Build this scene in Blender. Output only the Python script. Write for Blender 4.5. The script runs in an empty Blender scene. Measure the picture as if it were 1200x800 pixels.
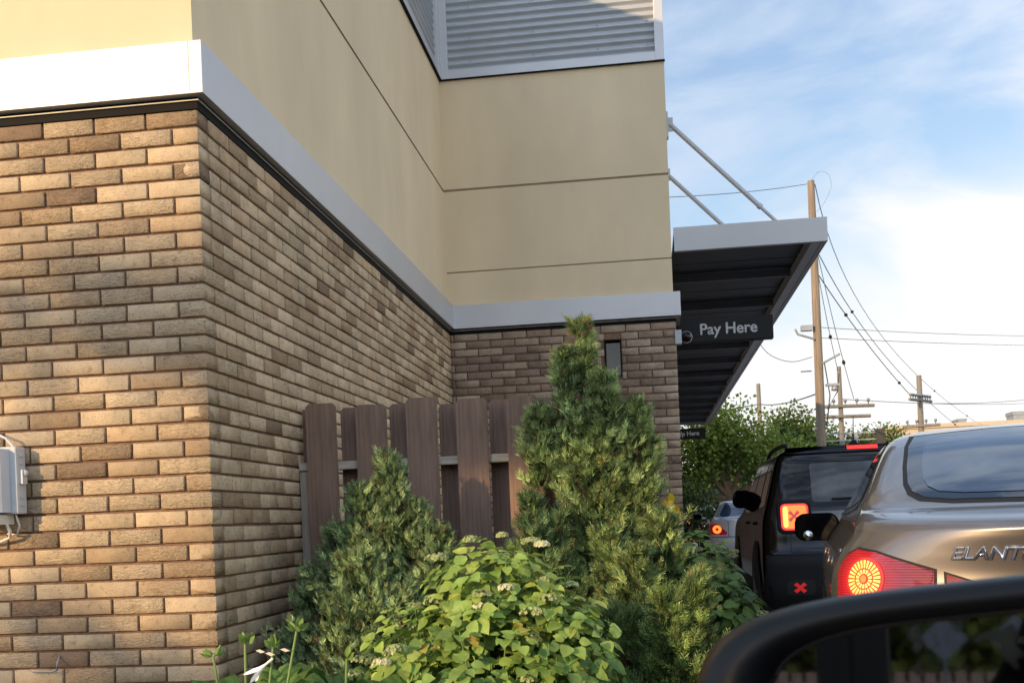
import bpy, bmesh, math, random
import numpy as np
from mathutils import Vector, Matrix
from mathutils.bvhtree import BVHTree

SC = bpy.context.scene
COL = SC.collection
R = math.radians
EYE = 1.10

# ------------------------------------------------------------------ helpers
def link(name, me, mats, parent=None, loc=None, rotz=0.0):
    o = bpy.data.objects.new(name, me)
    COL.objects.link(o)
    if not isinstance(mats, (list, tuple)):
        mats = [mats]
    if me is not None and not me.materials:
        for m in mats:
            me.materials.append(m)
    if parent is not None:
        o.parent = parent
    if loc is not None:
        o.location = loc
    o.rotation_euler = (0, 0, rotz)
    return o

def tag(o, label=None, cat=None, group=None, kind=None):
    if label: o['label'] = label
    if cat: o['category'] = cat
    if group: o['group'] = group
    if kind: o['kind'] = kind
    return o

def thing(name, label, cat, loc=(0, 0, 0), rotz=0.0, group=None):
    o = bpy.data.objects.new(name, None)
    o.empty_display_size = 0.2
    COL.objects.link(o)
    o.location = loc
    o.rotation_euler = (0, 0, rotz)
    return tag(o, label, cat, group)

def copy_tree(o, parent=None):
    c = o.copy(); COL.objects.link(c); c.parent = parent
    for ch in list(o.children):
        copy_tree(ch, c)
    return c

class MB:
    """collects verts / faces for one mesh"""
    def __init__(s):
        s.v = []; s.f = []; s.mi = []; s.smooth = []
    def add(s, vs, fs, mi=0, smooth=False):
        b = len(s.v)
        s.v += [tuple(p) for p in vs]
        s.f += [tuple(b + i for i in f) for f in fs]
        s.mi += [mi] * len(fs); s.smooth += [smooth] * len(fs)
    def box(s, x0, x1, y0, y1, z0, z1, mi=0):
        vs = [(x0,y0,z0),(x1,y0,z0),(x1,y1,z0),(x0,y1,z0),(x0,y0,z1),(x1,y0,z1),(x1,y1,z1),(x0,y1,z1)]
        s.add(vs, [(0,3,2,1),(4,5,6,7),(0,1,5,4),(1,2,6,5),(2,3,7,6),(3,0,4,7)], mi)
    def prism(s, pts, axis, a, b, mi=0, smooth=False):
        """extrude 2D polygon pts along axis ('x','y','z') from a to b"""
        def p3(p, t):
            if axis == 'x': return (t, p[0], p[1])
            if axis == 'y': return (p[0], t, p[1])
            return (p[0], p[1], t)
        n = len(pts)
        vs = [p3(p, a) for p in pts] + [p3(p, b) for p in pts]
        fs = [(i, (i+1) % n, n + (i+1) % n, n + i) for i in range(n)]
        s.add(vs, fs, mi, smooth)
        s.add(vs, [tuple(range(n))[::-1], tuple(range(n, 2*n))], mi)
    def tube(s, pts, rad, n=8, mi=0, cap=True, smooth=True):
        pts = [Vector(p) for p in pts]
        if not isinstance(rad, (list, tuple)): rad = [rad] * len(pts)
        rings = []
        up = Vector((0.13, 0.2, 1)).normalized()
        for i, p in enumerate(pts):
            d = (pts[min(i+1, len(pts)-1)] - pts[max(i-1, 0)])
            if d.length < 1e-9: d = Vector((0,0,1))
            d.normalize()
            u = up if abs(d.dot(up)) < 0.95 else Vector((1, 0, 0.1))
            a = d.cross(u).normalized(); b = d.cross(a).normalized()
            rings.append([p + (a*math.cos(2*math.pi*k/n) + b*math.sin(2*math.pi*k/n))*rad[i] for k in range(n)])
        vs = [q for r in rings for q in r]
        fs = []
        for i in range(len(pts)-1):
            for k in range(n):
                fs.append((i*n+k, i*n+(k+1) % n, (i+1)*n+(k+1) % n, (i+1)*n+k))
        s.add(vs, fs, mi, smooth)
        if cap:
            s.add(rings[0], [tuple(range(n))], mi); s.add(rings[-1], [tuple(range(n))[::-1]], mi)
    def lathe(s, c, prof, axis='z', n=24, mi=0, smooth=True):
        """prof: list of (radius, t) along axis from c"""
        c = Vector(c); vs = []
        for r, t in prof:
            for k in range(n):
                a = 2*math.pi*k/n; u, w = r*math.cos(a), r*math.sin(a)
                vs.append(c + (Vector((u, w, t)) if axis == 'z' else Vector((u, t, w)) if axis == 'y' else Vector((t, u, w))))
        fs = [(i*n+k, i*n+(k+1) % n, (i+1)*n+(k+1) % n, (i+1)*n+k) for i in range(len(prof)-1) for k in range(n)]
        s.add(vs, fs, mi, smooth)
    def build(s, name, mats, parent=None, loc=None, rotz=0.0, bevel=0.0, fix=True):
        me = bpy.data.meshes.new(name)
        me.from_pydata(s.v, [], s.f)
        me.polygons.foreach_set('material_index', s.mi)
        me.polygons.foreach_set('use_smooth', s.smooth)
        if fix or bevel:
            bm = bmesh.new(); bm.from_mesh(me)
            if fix: bmesh.ops.recalc_face_normals(bm, faces=bm.faces)
            if bevel:
                bmesh.ops.remove_doubles(bm, verts=bm.verts, dist=1e-5)
                es = [e for e in bm.edges if len(e.link_faces) == 2 and e.calc_face_angle(0) > 0.6]
                bmesh.ops.bevel(bm, geom=es, offset=bevel, segments=2, affect='EDGES', profile=0.6)
            bm.to_mesh(me); bm.free()
        me.update()
        return link(name, me, mats, parent, loc, rotz)

def np_mesh(name, V, F, cols=None, smooth=False):
    """V (n,3), F list of arrays (m,k) of equal-size faces; cols per-face (m,3)"""
    me = bpy.data.meshes.new(name)
    nl = F.size; m, k = F.shape
    me.vertices.add(len(V)); me.vertices.foreach_set('co', V.astype(np.float32).ravel())
    me.loops.add(nl); me.loops.foreach_set('vertex_index', F.astype(np.int32).ravel())
    me.polygons.add(m)
    me.polygons.foreach_set('loop_start', (np.arange(m)*k).astype(np.int32))
    me.polygons.foreach_set('loop_total', np.full(m, k, np.int32))
    if smooth: me.polygons.foreach_set('use_smooth', np.ones(m, bool))
    me.update(calc_edges=True)
    if cols is not None:
        at = me.attributes.new('tint', 'FLOAT_COLOR', 'FACE')
        c = np.ones((m, 4), np.float32); c[:, :cols.shape[1]] = cols
        at.data.foreach_set('color', c.ravel())
    return me

def frames(d, rng, up=None):
    """rotation matrices whose Y column is d; Z column near 'up' or random"""
    d = d / (np.linalg.norm(d, axis=1, keepdims=True) + 1e-9)
    r = rng.normal(size=d.shape) if up is None else up + 1e-3*rng.normal(size=d.shape)
    x = np.cross(d, r); x /= (np.linalg.norm(x, axis=1, keepdims=True) + 1e-9)
    z = np.cross(x, d)
    return np.stack([x, d, z], axis=2)

def scatter(T, TF, M, P, S, tc, rng, jit=0.12):
    """template verts T(k,3), faces TF(f,q); frames M(n,3,3), pos P(n,3), scale S(n), colours tc(n,3)"""
    n = len(P); k = len(T)
    V = np.einsum('nij,kj->nki', M, T) * S[:, None, None] + P[:, None, :]
    F = TF[None] + (np.arange(n)*k)[:, None, None]
    c = np.repeat(tc[:, None, :], len(TF), 1) * (1 + jit*rng.normal(size=(n, len(TF), 1)))
    return V.reshape(-1, 3), F.reshape(-1, TF.shape[1]), np.clip(c.reshape(-1, 3), 0, 1)

def join_np(parts):
    V = []; F = []; C = []; b = 0
    for v, f, c in parts:
        V.append(v); F.append(f + b); C.append(c); b += len(v)
    return np.concatenate(V), np.concatenate(F), np.concatenate(C)

# ------------------------------------------------------------------ materials
def nm(name):
    m = bpy.data.materials.new(name); m.use_nodes = True
    nt = m.node_tree; b = nt.nodes['Principled BSDF']
    return m, nt, b
def nd(nt, t, **kw):
    n = nt.nodes.new(t)
    for k, v in kw.items():
        if hasattr(n, k): setattr(n, k, v)
    return n
def noise(nt, scale, detail=4, rough=0.55, coord='Object', stretch=None):
    tc = nd(nt, 'ShaderNodeTexCoord'); n = nd(nt, 'ShaderNodeTexNoise')
    n.inputs['Scale'].default_value = scale; n.inputs['Detail'].default_value = detail
    n.inputs['Roughness'].default_value = rough
    src = tc.outputs[coord]
    if stretch:
        mp = nd(nt, 'ShaderNodeMapping'); mp.inputs['Scale'].default_value = stretch
        nt.links.new(src, mp.inputs[0]); src = mp.outputs[0]
    nt.links.new(src, n.inputs['Vector'])
    return n
def ramp(nt, src, stops):
    r = nd(nt, 'ShaderNodeValToRGB'); e = r.color_ramp.elements
    while len(e) < len(stops): e.new(0.5)
    for i, (p, c) in enumerate(stops):
        e[i].position = p; e[i].color = (*c, 1) if len(c) == 3 else c
    nt.links.new(src, r.inputs[0]); return r
def bump(nt, b, src, strength=0.3, dist=0.01, prev=None):
    n = nd(nt, 'ShaderNodeBump'); n.inputs['Strength'].default_value = strength
    n.inputs['Distance'].default_value = dist
    nt.links.new(src, n.inputs['Height'])
    if prev: nt.links.new(prev.outputs[0], n.inputs['Normal'])
    nt.links.new(n.outputs[0], b.inputs['Normal']); return n
def mat(name, col, rough=0.6, metal=0.0, var=0.12, vscale=6.0, bmp=0.0, bscale=120.0, bdist=0.002, coat=0.0, spec=None, stretch=None):
    m, nt, b = nm(name)
    n = noise(nt, vscale, stretch=stretch)
    lo = tuple(max(0, c*(1-var)) for c in col); hi = tuple(min(1, c*(1+var)) for c in col)
    r = ramp(nt, n.outputs['Fac'], [(0.3, lo), (0.7, hi)])
    nt.links.new(r.outputs[0], b.inputs['Base Color'])
    b.inputs['Roughness'].default_value = rough; b.inputs['Metallic'].default_value = metal
    if coat: b.inputs['Coat Weight'].default_value = coat; b.inputs['Coat Roughness'].default_value = 0.03
    if spec is not None: b.inputs['Specular IOR Level'].default_value = spec
    if bmp:
        n2 = noise(nt, bscale, 5, stretch=stretch); bump(nt, b, n2.outputs['Fac'], bmp, bdist)
    return m
def emat(name, col, strength, base=(0.3, 0.02, 0.02)):
    m, nt, b = nm(name)
    b.inputs['Base Color'].default_value = (*base, 1)
    b.inputs['Emission Color'].default_value = (*col, 1)
    b.inputs['Emission Strength'].default_value = strength
    b.inputs['Roughness'].default_value = 0.2
    return m
def leafmat(name, trans=0.35, rough=0.5, mul=1.0, nscale=14.0):
    """foliage: per-face tint attribute x slow noise, diffuse + translucent"""
    m, nt, b = nm(name)
    a = nd(nt, 'ShaderNodeAttribute'); a.attribute_name = 'tint'
    n = noise(nt, nscale, 3)
    r = ramp(nt, n.outputs['Fac'], [(0.3, (0.72*mul,)*3), (0.7, (1.2*mul,)*3)])
    mx = nd(nt, 'ShaderNodeMix'); mx.data_type = 'RGBA'; mx.blend_type = 'MULTIPLY'; mx.inputs[0].default_value = 1
    nt.links.new(a.outputs['Color'], mx.inputs[6]); nt.links.new(r.outputs[0], mx.inputs[7])
    nt.links.new(mx.outputs[2], b.inputs['Base Color'])
    b.inputs['Roughness'].default_value = rough; b.inputs['Specular IOR Level'].default_value = 0.3
    t = nd(nt, 'ShaderNodeBsdfTranslucent'); nt.links.new(mx.outputs[2], t.inputs[0])
    ms = nd(nt, 'ShaderNodeMixShader'); ms.inputs[0].default_value = trans
    out = nt.nodes['Material Output']
    nt.links.new(b.outputs[0], ms.inputs[1]); nt.links.new(t.outputs[0], ms.inputs[2]); nt.links.new(ms.outputs[0], out.inputs[0])
    return m

def brick_mat():
    m, nt, b = nm('face_brick')
    a = nd(nt, 'ShaderNodeAttribute'); a.attribute_name = 'tint'
    n1 = noise(nt, 260, 4, 0.6); n2 = noise(nt, 14, 4)
    r1 = ramp(nt, n1.outputs['Fac'], [(0.30, (0.50,)*3), (0.44, (0.95,)*3), (0.72, (1.15,)*3)])
    r2 = ramp(nt, n2.outputs['Fac'], [(0.3, (0.86,)*3), (0.7, (1.1,)*3)])
    m1 = nd(nt, 'ShaderNodeMix'); m1.data_type = 'RGBA'; m1.blend_type = 'MULTIPLY'; m1.inputs[0].default_value = 1
    m2 = nd(nt, 'ShaderNodeMix'); m2.data_type = 'RGBA'; m2.blend_type = 'MULTIPLY'; m2.inputs[0].default_value = 1
    nt.links.new(a.outputs['Color'], m1.inputs[6]); nt.links.new(r1.outputs[0], m1.inputs[7])
    nt.links.new(m1.outputs[2], m2.inputs[6]); nt.links.new(r2.outputs[0], m2.inputs[7])
    n3 = noise(nt, 1.1, 6, 0.65); r3 = ramp(nt, n3.outputs['Fac'], [(0.32, (0.80, 0.79, 0.78)), (0.5, (1.0,)*3), (0.70, (1.10, 1.09, 1.06))])
    n4 = noise(nt, 38, 5, 0.7); r4 = ramp(nt, n4.outputs['Fac'], [(0.36, (0.74, 0.72, 0.70)), (0.45, (1.0,)*3)])
    m3 = nd(nt, 'ShaderNodeMix'); m3.data_type = 'RGBA'; m3.blend_type = 'MULTIPLY'; m3.inputs[0].default_value = 1
    m4 = nd(nt, 'ShaderNodeMix'); m4.data_type = 'RGBA'; m4.blend_type = 'MULTIPLY'; m4.inputs[0].default_value = 1
    nt.links.new(m2.outputs[2], m3.inputs[6]); nt.links.new(r3.outputs[0], m3.inputs[7])
    nt.links.new(m3.outputs[2], m4.inputs[6]); nt.links.new(r4.outputs[0], m4.inputs[7])
    nt.links.new(m4.outputs[2], b.inputs['Base Color'])
    b.inputs['Roughness'].default_value = 0.9; b.inputs['Specular IOR Level'].default_value = 0.15
    # wire-cut faces: wavy relief, weighted by the brick's own alpha
    w = noise(nt, 75, 3, 0.5, stretch=(0.55, 0.55, 1.6)); w.inputs['Distortion'].default_value = 1.6
    mm = nd(nt, 'ShaderNodeMath'); mm.operation = 'MULTIPLY'
    nt.links.new(w.outputs['Fac'], mm.inputs[0]); nt.links.new(a.outputs['Alpha'], mm.inputs[1])
    p = bump(nt, b, n1.outputs['Fac'], 0.6, 0.002)
    bump(nt, b, mm.outputs[0], 1.0, 0.009, prev=p)
    return m

M = {}
def materials():
    M['brick'] = brick_mat()
    M['mortar'] = mat('brown_mortar', (0.19, 0.112, 0.078), 0.95, var=0.25, vscale=60, bmp=0.5, bscale=300, bdist=0.001)
    M['stucco'] = mat('tan_stucco', (0.655, 0.545, 0.37), 0.92, var=0.09, vscale=1.5, stretch=(1, 1, 0.45), bmp=0.55, bscale=420, bdist=0.0015, spec=0.2)
    M['joint'] = mat('stucco_reveal', (0.30, 0.23, 0.15), 0.95)
    M['alu'] = mat('grey_aluminium', (0.50, 0.51, 0.53), 0.42, 0.35, var=0.04, vscale=2.5, bmp=0.05, bscale=3, bdist=0.01)
    M['aluside'] = mat('canopy_aluminium', (0.42, 0.43, 0.44), 0.45, 0.3, var=0.04, vscale=2)
    M['darkmetal_shade'] = mat('black_trim_and_shade', (0.006, 0.006, 0.007), 0.6, 0.0, spec=0.1)  # near-black also stands in for shade under the metal band
    M['silver'] = mat('bright_edge', (0.45, 0.43, 0.38), 0.5, 0.2)
    M['screen'] = mat('corrugated_grey', (0.42, 0.45, 0.48), 0.45, 0.25, var=0.05, vscale=3)
    M['deck'] = mat('dark_canopy_underside', (0.028, 0.034, 0.045), 0.5, 0.0, var=0.2, vscale=2)
    M['deckrib'] = mat('canopy_purlin', (0.10, 0.11, 0.13), 0.45, 0.0, var=0.15)
    M['sign'] = mat('sign_black', (0.008, 0.009, 0.010), 0.5, spec=0.2)
    M['letters'] = mat('sign_grey_letters', (0.42, 0.44, 0.45), 0.5, var=0.03)
    M['plastic'] = mat('grey_plastic_box', (0.52, 0.54, 0.56), 0.45, var=0.05, vscale=8)
    M['cable'] = mat('white_cable', (0.7, 0.68, 0.62), 0.5)
    M['boards'] = mat('brown_fence_stain', (0.225, 0.145, 0.108), 0.75, var=0.30, vscale=9, bmp=0.5, bscale=60, bdist=0.002, stretch=(6, 6, 0.35))
    M['rawwood'] = mat('weathered_wood', (0.36, 0.32, 0.27), 0.85, var=0.3, vscale=12, bmp=0.6, bscale=70, bdist=0.002, stretch=(4, 4, 0.4))
    M['railwood'] = mat('weathered_rail', (0.40, 0.36, 0.30), 0.85, var=0.3, vscale=12, bmp=0.6, bscale=70, bdist=0.002, stretch=(0.4, 4, 4))
    M['pole'] = mat('utility_pole_wood', (0.23, 0.18, 0.135), 0.9, var=0.4, vscale=2.5, bmp=0.5, bscale=20, bdist=0.01, stretch=(5, 5, 0.3))
    M['poleg'] = mat('grey_pole_wood', (0.21, 0.19, 0.16), 0.9, var=0.2, vscale=2, stretch=(4, 4, 0.3))
    M['wire'] = mat('wire_dark', (0.05, 0.05, 0.055), 0.6)
    M['steel'] = mat('galvanised', (0.32, 0.34, 0.36), 0.5, 0.5)
    M['asphalt'] = mat('asphalt', (0.07, 0.07, 0.072), 0.92, var=0.3, vscale=40, bmp=0.6, bscale=300, bdist=0.003)
    M['concrete'] = mat('lane_concrete', (0.26, 0.25, 0.235), 0.9, var=0.18, vscale=2.2, bmp=0.4, bscale=160, bdist=0.002)
    M['curb'] = mat('curb_concrete', (0.34, 0.33, 0.30), 0.9, var=0.15, vscale=5, bmp=0.4, bscale=90, bdist=0.003)
    M['mulch'] = mat('bark_mulch', (0.055, 0.035, 0.022), 0.95, var=0.5, vscale=60, bmp=1.0, bscale=80, bdist=0.02)
    M['leaf'] = leafmat('leaf')
    M['conif'] = leafmat('juniper_foliage', 0.18, 0.6, nscale=9)
    M['farleaf'] = leafmat('far_foliage', 0.3, 0.6, nscale=0.9)
    M['petal'] = mat('petal', (0.72, 0.74, 0.55), 0.6, var=0.1, vscale=60)
    M['white'] = mat('white_petal', (0.85, 0.85, 0.83), 0.5, var=0.04)
    M['bark'] = mat('bark', (0.16, 0.10, 0.065), 0.9, var=0.35, vscale=12, bmp=0.6, bscale=40, bdist=0.01, stretch=(3, 3, 0.5))
    M['stem'] = mat('green_stem', (0.16, 0.25, 0.07), 0.6)
    M['beigewall'] = mat('far_beige_wall', (0.50, 0.42, 0.31), 0.9, var=0.06, vscale=0.3)
    M['redwall'] = mat('far_brick_wall', (0.26, 0.13, 0.08), 0.9, var=0.15, vscale=1)
    M['roofdark'] = mat('far_dark_roof', (0.05, 0.045, 0.04), 0.8)
    M['windowdark'] = mat('dark_window', (0.012, 0.014, 0.016), 0.08)
    # vehicles
    M['bronze'] = mat('bronze_grey_paint', (0.225, 0.20, 0.186), 0.36, 0.80, var=0.03, vscale=900, coat=0.8)
    M['black'] = mat('black_paint', (0.030, 0.031, 0.035), 0.13, 1.0, var=0.02); M['black'].node_tree.nodes['Principled BSDF'].inputs['Specular Tint'].default_value = (0.16, 0.16, 0.17, 1)
    M['silverpaint'] = mat('silver_paint', (0.50, 0.52, 0.55), 0.3, 0.6, var=0.02, coat=1.0)
    M['trim'] = mat('black_plastic_trim', (0.010, 0.010, 0.011), 0.62, spec=0.2, bmp=0.25, bscale=900, bdist=0.0005)
    M['housing'] = mat('mirror_housing_black', (0.004, 0.0045, 0.006), 0.38, spec=0.28, var=0.1, bmp=0.08, bscale=700, bdist=0.0005)
    M['tyre'] = mat('tyre', (0.02, 0.02, 0.02), 0.8)
    M['rim'] = mat('alloy', (0.35, 0.36, 0.37), 0.3, 0.9)
    M['chrome'] = mat('chrome', (0.85, 0.85, 0.86), 0.10, 1.0, var=0.01)
    M['gap'] = mat('shut_line', (0.004, 0.004, 0.004), 0.7)
    M['redlens'] = emat('red_lens', (0.7, 0.012, 0.04), 0.13, (0.13, 0.004, 0.012))
    M['redglow'] = emat('lit_red', (1.0, 0.025, 0.015), 1.35)
    M['orange'] = emat('lit_orange', (1.0, 0.17, 0.02), 2.2)
    M['yellow'] = emat('lit_yellow', (1.0, 0.46, 0.08), 2.4)
    M['reflred'] = emat('red_reflector', (0.6, 0.02, 0.02), 0.45, (0.5, 0.02, 0.02))  # reflector is no lamp; the emission paints its red glint
    # car glass: dark tinted, mirror-like coat
    for nme, c, al in (('glass', (0.012, 0.014, 0.017), 0.62), ('glassdark', (0.004, 0.004, 0.005), 0.9)):
        m, nt, b = nm('car_' + nme)
        b.inputs['Base Color'].default_value = (*c, 1); b.inputs['Roughness'].default_value = 0.03
        b.inputs['IOR'].default_value = 1.4
        b.inputs['Coat Weight'].default_value = 0.0; b.inputs['Coat Roughness'].default_value = 0.02
        M[nme] = m
    m, nt, b = nm('mirror_glass')
    b.inputs['Metallic'].default_value = 1; b.inputs['Roughness'].default_value = 0.015
    n = noise(nt, 46, 2, 0.5); r = ramp(nt, n.outputs['Fac'], [(0.60, (0.62, 0.64, 0.66)), (0.70, (0.40, 0.41, 0.42))])
    nt.links.new(r.outputs[0], b.inputs['Base Color'])
    r2 = ramp(nt, n.outputs['Fac'], [(0.62, (0.03,)*3), (0.70, (0.16,)*3)]); nt.links.new(r2.outputs[0], b.inputs['Roughness'])
    M['mirror'] = m

# ------------------------------------------------------------------ camera, sun, sky
SUN = Vector((-0.565, -0.75, 0.245)).normalized()
def camera_and_light():
    cd = bpy.data.cameras.new('camera'); co = bpy.data.objects.new('camera', cd); COL.objects.link(co)
    yaw, rho, f = R(7.3), R(2.25), 1280.0
    F = Vector((-math.sin(yaw), math.cos(yaw), 0)); Rt = Vector((math.cos(yaw), math.sin(yaw), 0)); U = Vector((0, 0, 1))
    cx = Rt*math.cos(rho) - U*math.sin(rho); cy = Rt*math.sin(rho) + U*math.cos(rho)
    m = Matrix.Identity(4)
    for i in range(3):
        m[i][0] = cx[i]; m[i][1] = cy[i]; m[i][2] = -F[i]
    m[0][3], m[1][3], m[2][3] = 0, 0, EYE
    co.matrix_world = m
    cd.sensor_width = 36; cd.lens = 36*f/1200; cd.shift_y = 209.5/1200
    cd.clip_start = 0.02; cd.clip_end = 2000
    cd.dof.use_dof = True; cd.dof.focus_distance = 5.5; cd.dof.aperture_fstop = 14
    SC.camera = co
    sd = bpy.data.lights.new('sun', 'SUN'); so = bpy.data.objects.new('sun', sd); COL.objects.link(so)
    so.rotation_euler = SUN.to_track_quat('Z', 'Y').to_euler()
    sd.energy = 4.9; sd.angle = R(0.6); sd.color = (1.0, 0.68, 0.34)
    w = bpy.data.worlds.new('World'); SC.world = w; w.use_nodes = True
    nt = w.node_tree; nt.nodes.clear()
    out = nd(nt, 'ShaderNodeOutputWorld'); bg = nd(nt, 'ShaderNodeBackground'); bg2 = nd(nt, 'ShaderNodeBackground')
    sky = nd(nt, 'ShaderNodeTexSky'); sky.sky_type = 'NISHITA'; sky.sun_disc = False
    sky.sun_elevation = math.asin(SUN.z); sky.sun_rotation = math.atan2(SUN.x, SUN.y) % (2*math.pi)
    sky.air_density = 1.6; sky.dust_density = 0.6; sky.ozone_density = 2.0
    tint = nd(nt, 'ShaderNodeMix'); tint.data_type = 'RGBA'; tint.blend_type = 'MULTIPLY'; tint.inputs[0].default_value = 1; tint.inputs[7].default_value = (1.12, 1.12, 1.38, 1)
    nt.links.new(sky.outputs[0], tint.inputs[6]); nt.links.new(tint.outputs[2], bg.inputs[0]); bg.inputs[1].default_value = 0.15
    tc = nd(nt, 'ShaderNodeTexCoord')
    def math_(op, a, b=None, clamp=False):
        n = nd(nt, 'ShaderNodeMath'); n.operation = op; n.use_clamp = clamp
        for i, v in enumerate((a, b)):
            if v is None: continue
            if isinstance(v, (int, float)): n.inputs[i].default_value = v
            else: nt.links.new(v, n.inputs[i])
        return n.outputs[0]
    sep = nd(nt, 'ShaderNodeSeparateXYZ'); nt.links.new(tc.outputs['Generated'], sep.inputs[0])
    X, Y, Z = sep.outputs
    # wispy layers: noise on direction, stretched along the horizon, slightly tilted
    mp = nd(nt, 'ShaderNodeMapping'); mp.inputs['Scale'].default_value = (1.3, 1.3, 3.6); mp.inputs['Rotation'].default_value = (0.0, R(24), 0.3)
    mp.inputs['Location'].default_value = (0.35, 0.2, 0.80)
    nt.links.new(tc.outputs['Generated'], mp.inputs[0])
    n1 = nd(nt, 'ShaderNodeTexNoise'); n1.inputs['Scale'].default_value = 3.3; n1.inputs['Detail'].default_value = 9; n1.inputs['Roughness'].default_value = 0.52; n1.inputs['Distortion'].default_value = 0.5
    nt.links.new(mp.outputs[0], n1.inputs['Vector'])
    n2 = nd(nt, 'ShaderNodeTexNoise'); n2.inputs['Scale'].default_value = 9; n2.inputs['Detail'].default_value = 8; n2.inputs['Roughness'].default_value = 0.6
    nt.links.new(mp.outputs[0], n2.inputs['Vector'])
    # big bright bank: low in the east, rising toward +X
    side = math_('MULTIPLY', X, 0.42)
    lim = math_('ADD', side, 0.165)
    hgt = math_('SUBTRACT', lim, Z)
    wob = math_('MULTIPLY', math_('SUBTRACT', n1.outputs['Fac'], 0.5), 0.30)
    bank = math_('MULTIPLY', math_('ADD', hgt, wob), 8.0)
    bank = math_('ADD', bank, 0.45, clamp=True)
    thin = math_('MULTIPLY', math_('SUBTRACT', n1.outputs['Fac'], 0.43), 5.0)
    thin = math_('ADD', thin, math_('MULTIPLY', math_('SUBTRACT', n2.outputs['Fac'], 0.5), 1.1), clamp=True)
    thin = math_('ADD', math_('MULTIPLY', thin, 0.85), 0.12)
    fac = math_('MAXIMUM', bank, thin)
    fac = math_('MULTIPLY', fac, 0.97, clamp=True)
    cr = nd(nt, 'ShaderNodeMix'); cr.data_type = 'RGBA'
    cr.inputs[6].default_value = (0.66, 0.78, 0.95, 1); cr.inputs[7].default_value = (1.0, 1.0, 1.0, 1)
    nt.links.new(bank, cr.inputs[0])
    nt.links.new(cr.outputs[2], bg2.inputs[0])
    # clouds on the sun's side of the sky are far brighter than those opposite it
    dp = math_('ADD', math_('MULTIPLY', X, SUN.x*1.0), math_('ADD', math_('MULTIPLY', Y, SUN.y), math_('MULTIPLY', Z, SUN.z)))
    dp = math_('MAXIMUM', math_('ADD', math_('MULTIPLY', dp, 0.9), 0.35), 0.0)
    east = math_('MAXIMUM', X, 0.0)
    st = math_('ADD', math_('MULTIPLY', dp, 1.25), math_('ADD', math_('MULTIPLY', math_('MULTIPLY', east, east), 0.7), 1.0))
    nt.links.new(st, bg2.inputs[1])
    ms = nd(nt, 'ShaderNodeMixShader')
    nt.links.new(fac, ms.inputs[0]); nt.links.new(bg.outputs[0], ms.inputs[1]); nt.links.new(bg2.outputs[0], ms.inputs[2])
    nt.links.new(ms.outputs[0], out.inputs[0])
    SC.view_settings.view_transform = 'Standard'; SC.view_settings.look = 'None'; SC.view_settings.exposure = 0
    SC.cycles.use_denoising = True
    SC.cycles.max_bounces = 8; SC.cycles.transparent_max_bounces = 8
# ------------------------------------------------------------------ ground
def ground():
    tag(link('ground', grid_mesh('ground', -400, 400, -400, 400, 0.0), M['asphalt']), 'grey asphalt ground reaching to the horizon', 'ground', kind='structure')
    tag(link('drive_lane', grid_mesh('drive_lane', 0.62, 4.6, -14, 60, 0.004), M['concrete']), 'pale concrete drive-through lane beside the building', 'lane', kind='structure')
    b = MB()   # kerbed planting bed between building and lane
    b.box(-1.75, 0.45, 2.2, 9.28, 0, 0.13)
    tag(b.build('planting_bed', M['mulch']), 'bark mulch planting bed in the building corner', 'planting bed', kind='structure')
    k = MB(); k.box(0.452, 0.60, 2.05, 34, 0, 0.15); k.box(-1.8, 0.452, 2.05, 2.198, 0, 0.15); k.box(0.28, 0.452, 9.3, 34, 0, 0.14)
    tag(k.build('kerb', M['curb'], bevel=0.015), 'concrete kerb along the drive-through lane', 'kerb', kind='structure')

def grid_mesh(name, x0, x1, y0, y1, z):
    me = bpy.data.meshes.new(name)
    me.from_pydata([(x0,y0,z),(x1,y0,z),(x1,y1,z),(x0,y1,z)], [], [(0,1,2,3)]); return me

# ------------------------------------------------------------------ building
CX = -1.665; CY = 4.0; WY = 9.3; EX = 0.262; BT = 2.722   # corner x/y, recessed wall y, east face x, top of brick
BL, BH = 0.2108, 0.0665
def brick_colour(rng, kind):
    t = rng.random()
    if kind == 0:      # front and side
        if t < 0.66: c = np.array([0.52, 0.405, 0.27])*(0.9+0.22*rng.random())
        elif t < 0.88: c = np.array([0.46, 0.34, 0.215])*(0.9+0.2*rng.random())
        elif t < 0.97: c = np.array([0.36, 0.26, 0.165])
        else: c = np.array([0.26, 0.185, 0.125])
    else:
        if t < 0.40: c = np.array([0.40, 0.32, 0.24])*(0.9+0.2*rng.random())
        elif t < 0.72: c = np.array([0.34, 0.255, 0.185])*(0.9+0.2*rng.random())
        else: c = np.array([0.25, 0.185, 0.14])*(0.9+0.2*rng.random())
    rough = 1.0 if rng.random() < 0.5 else 0.25
    return (*c, rough)

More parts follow.
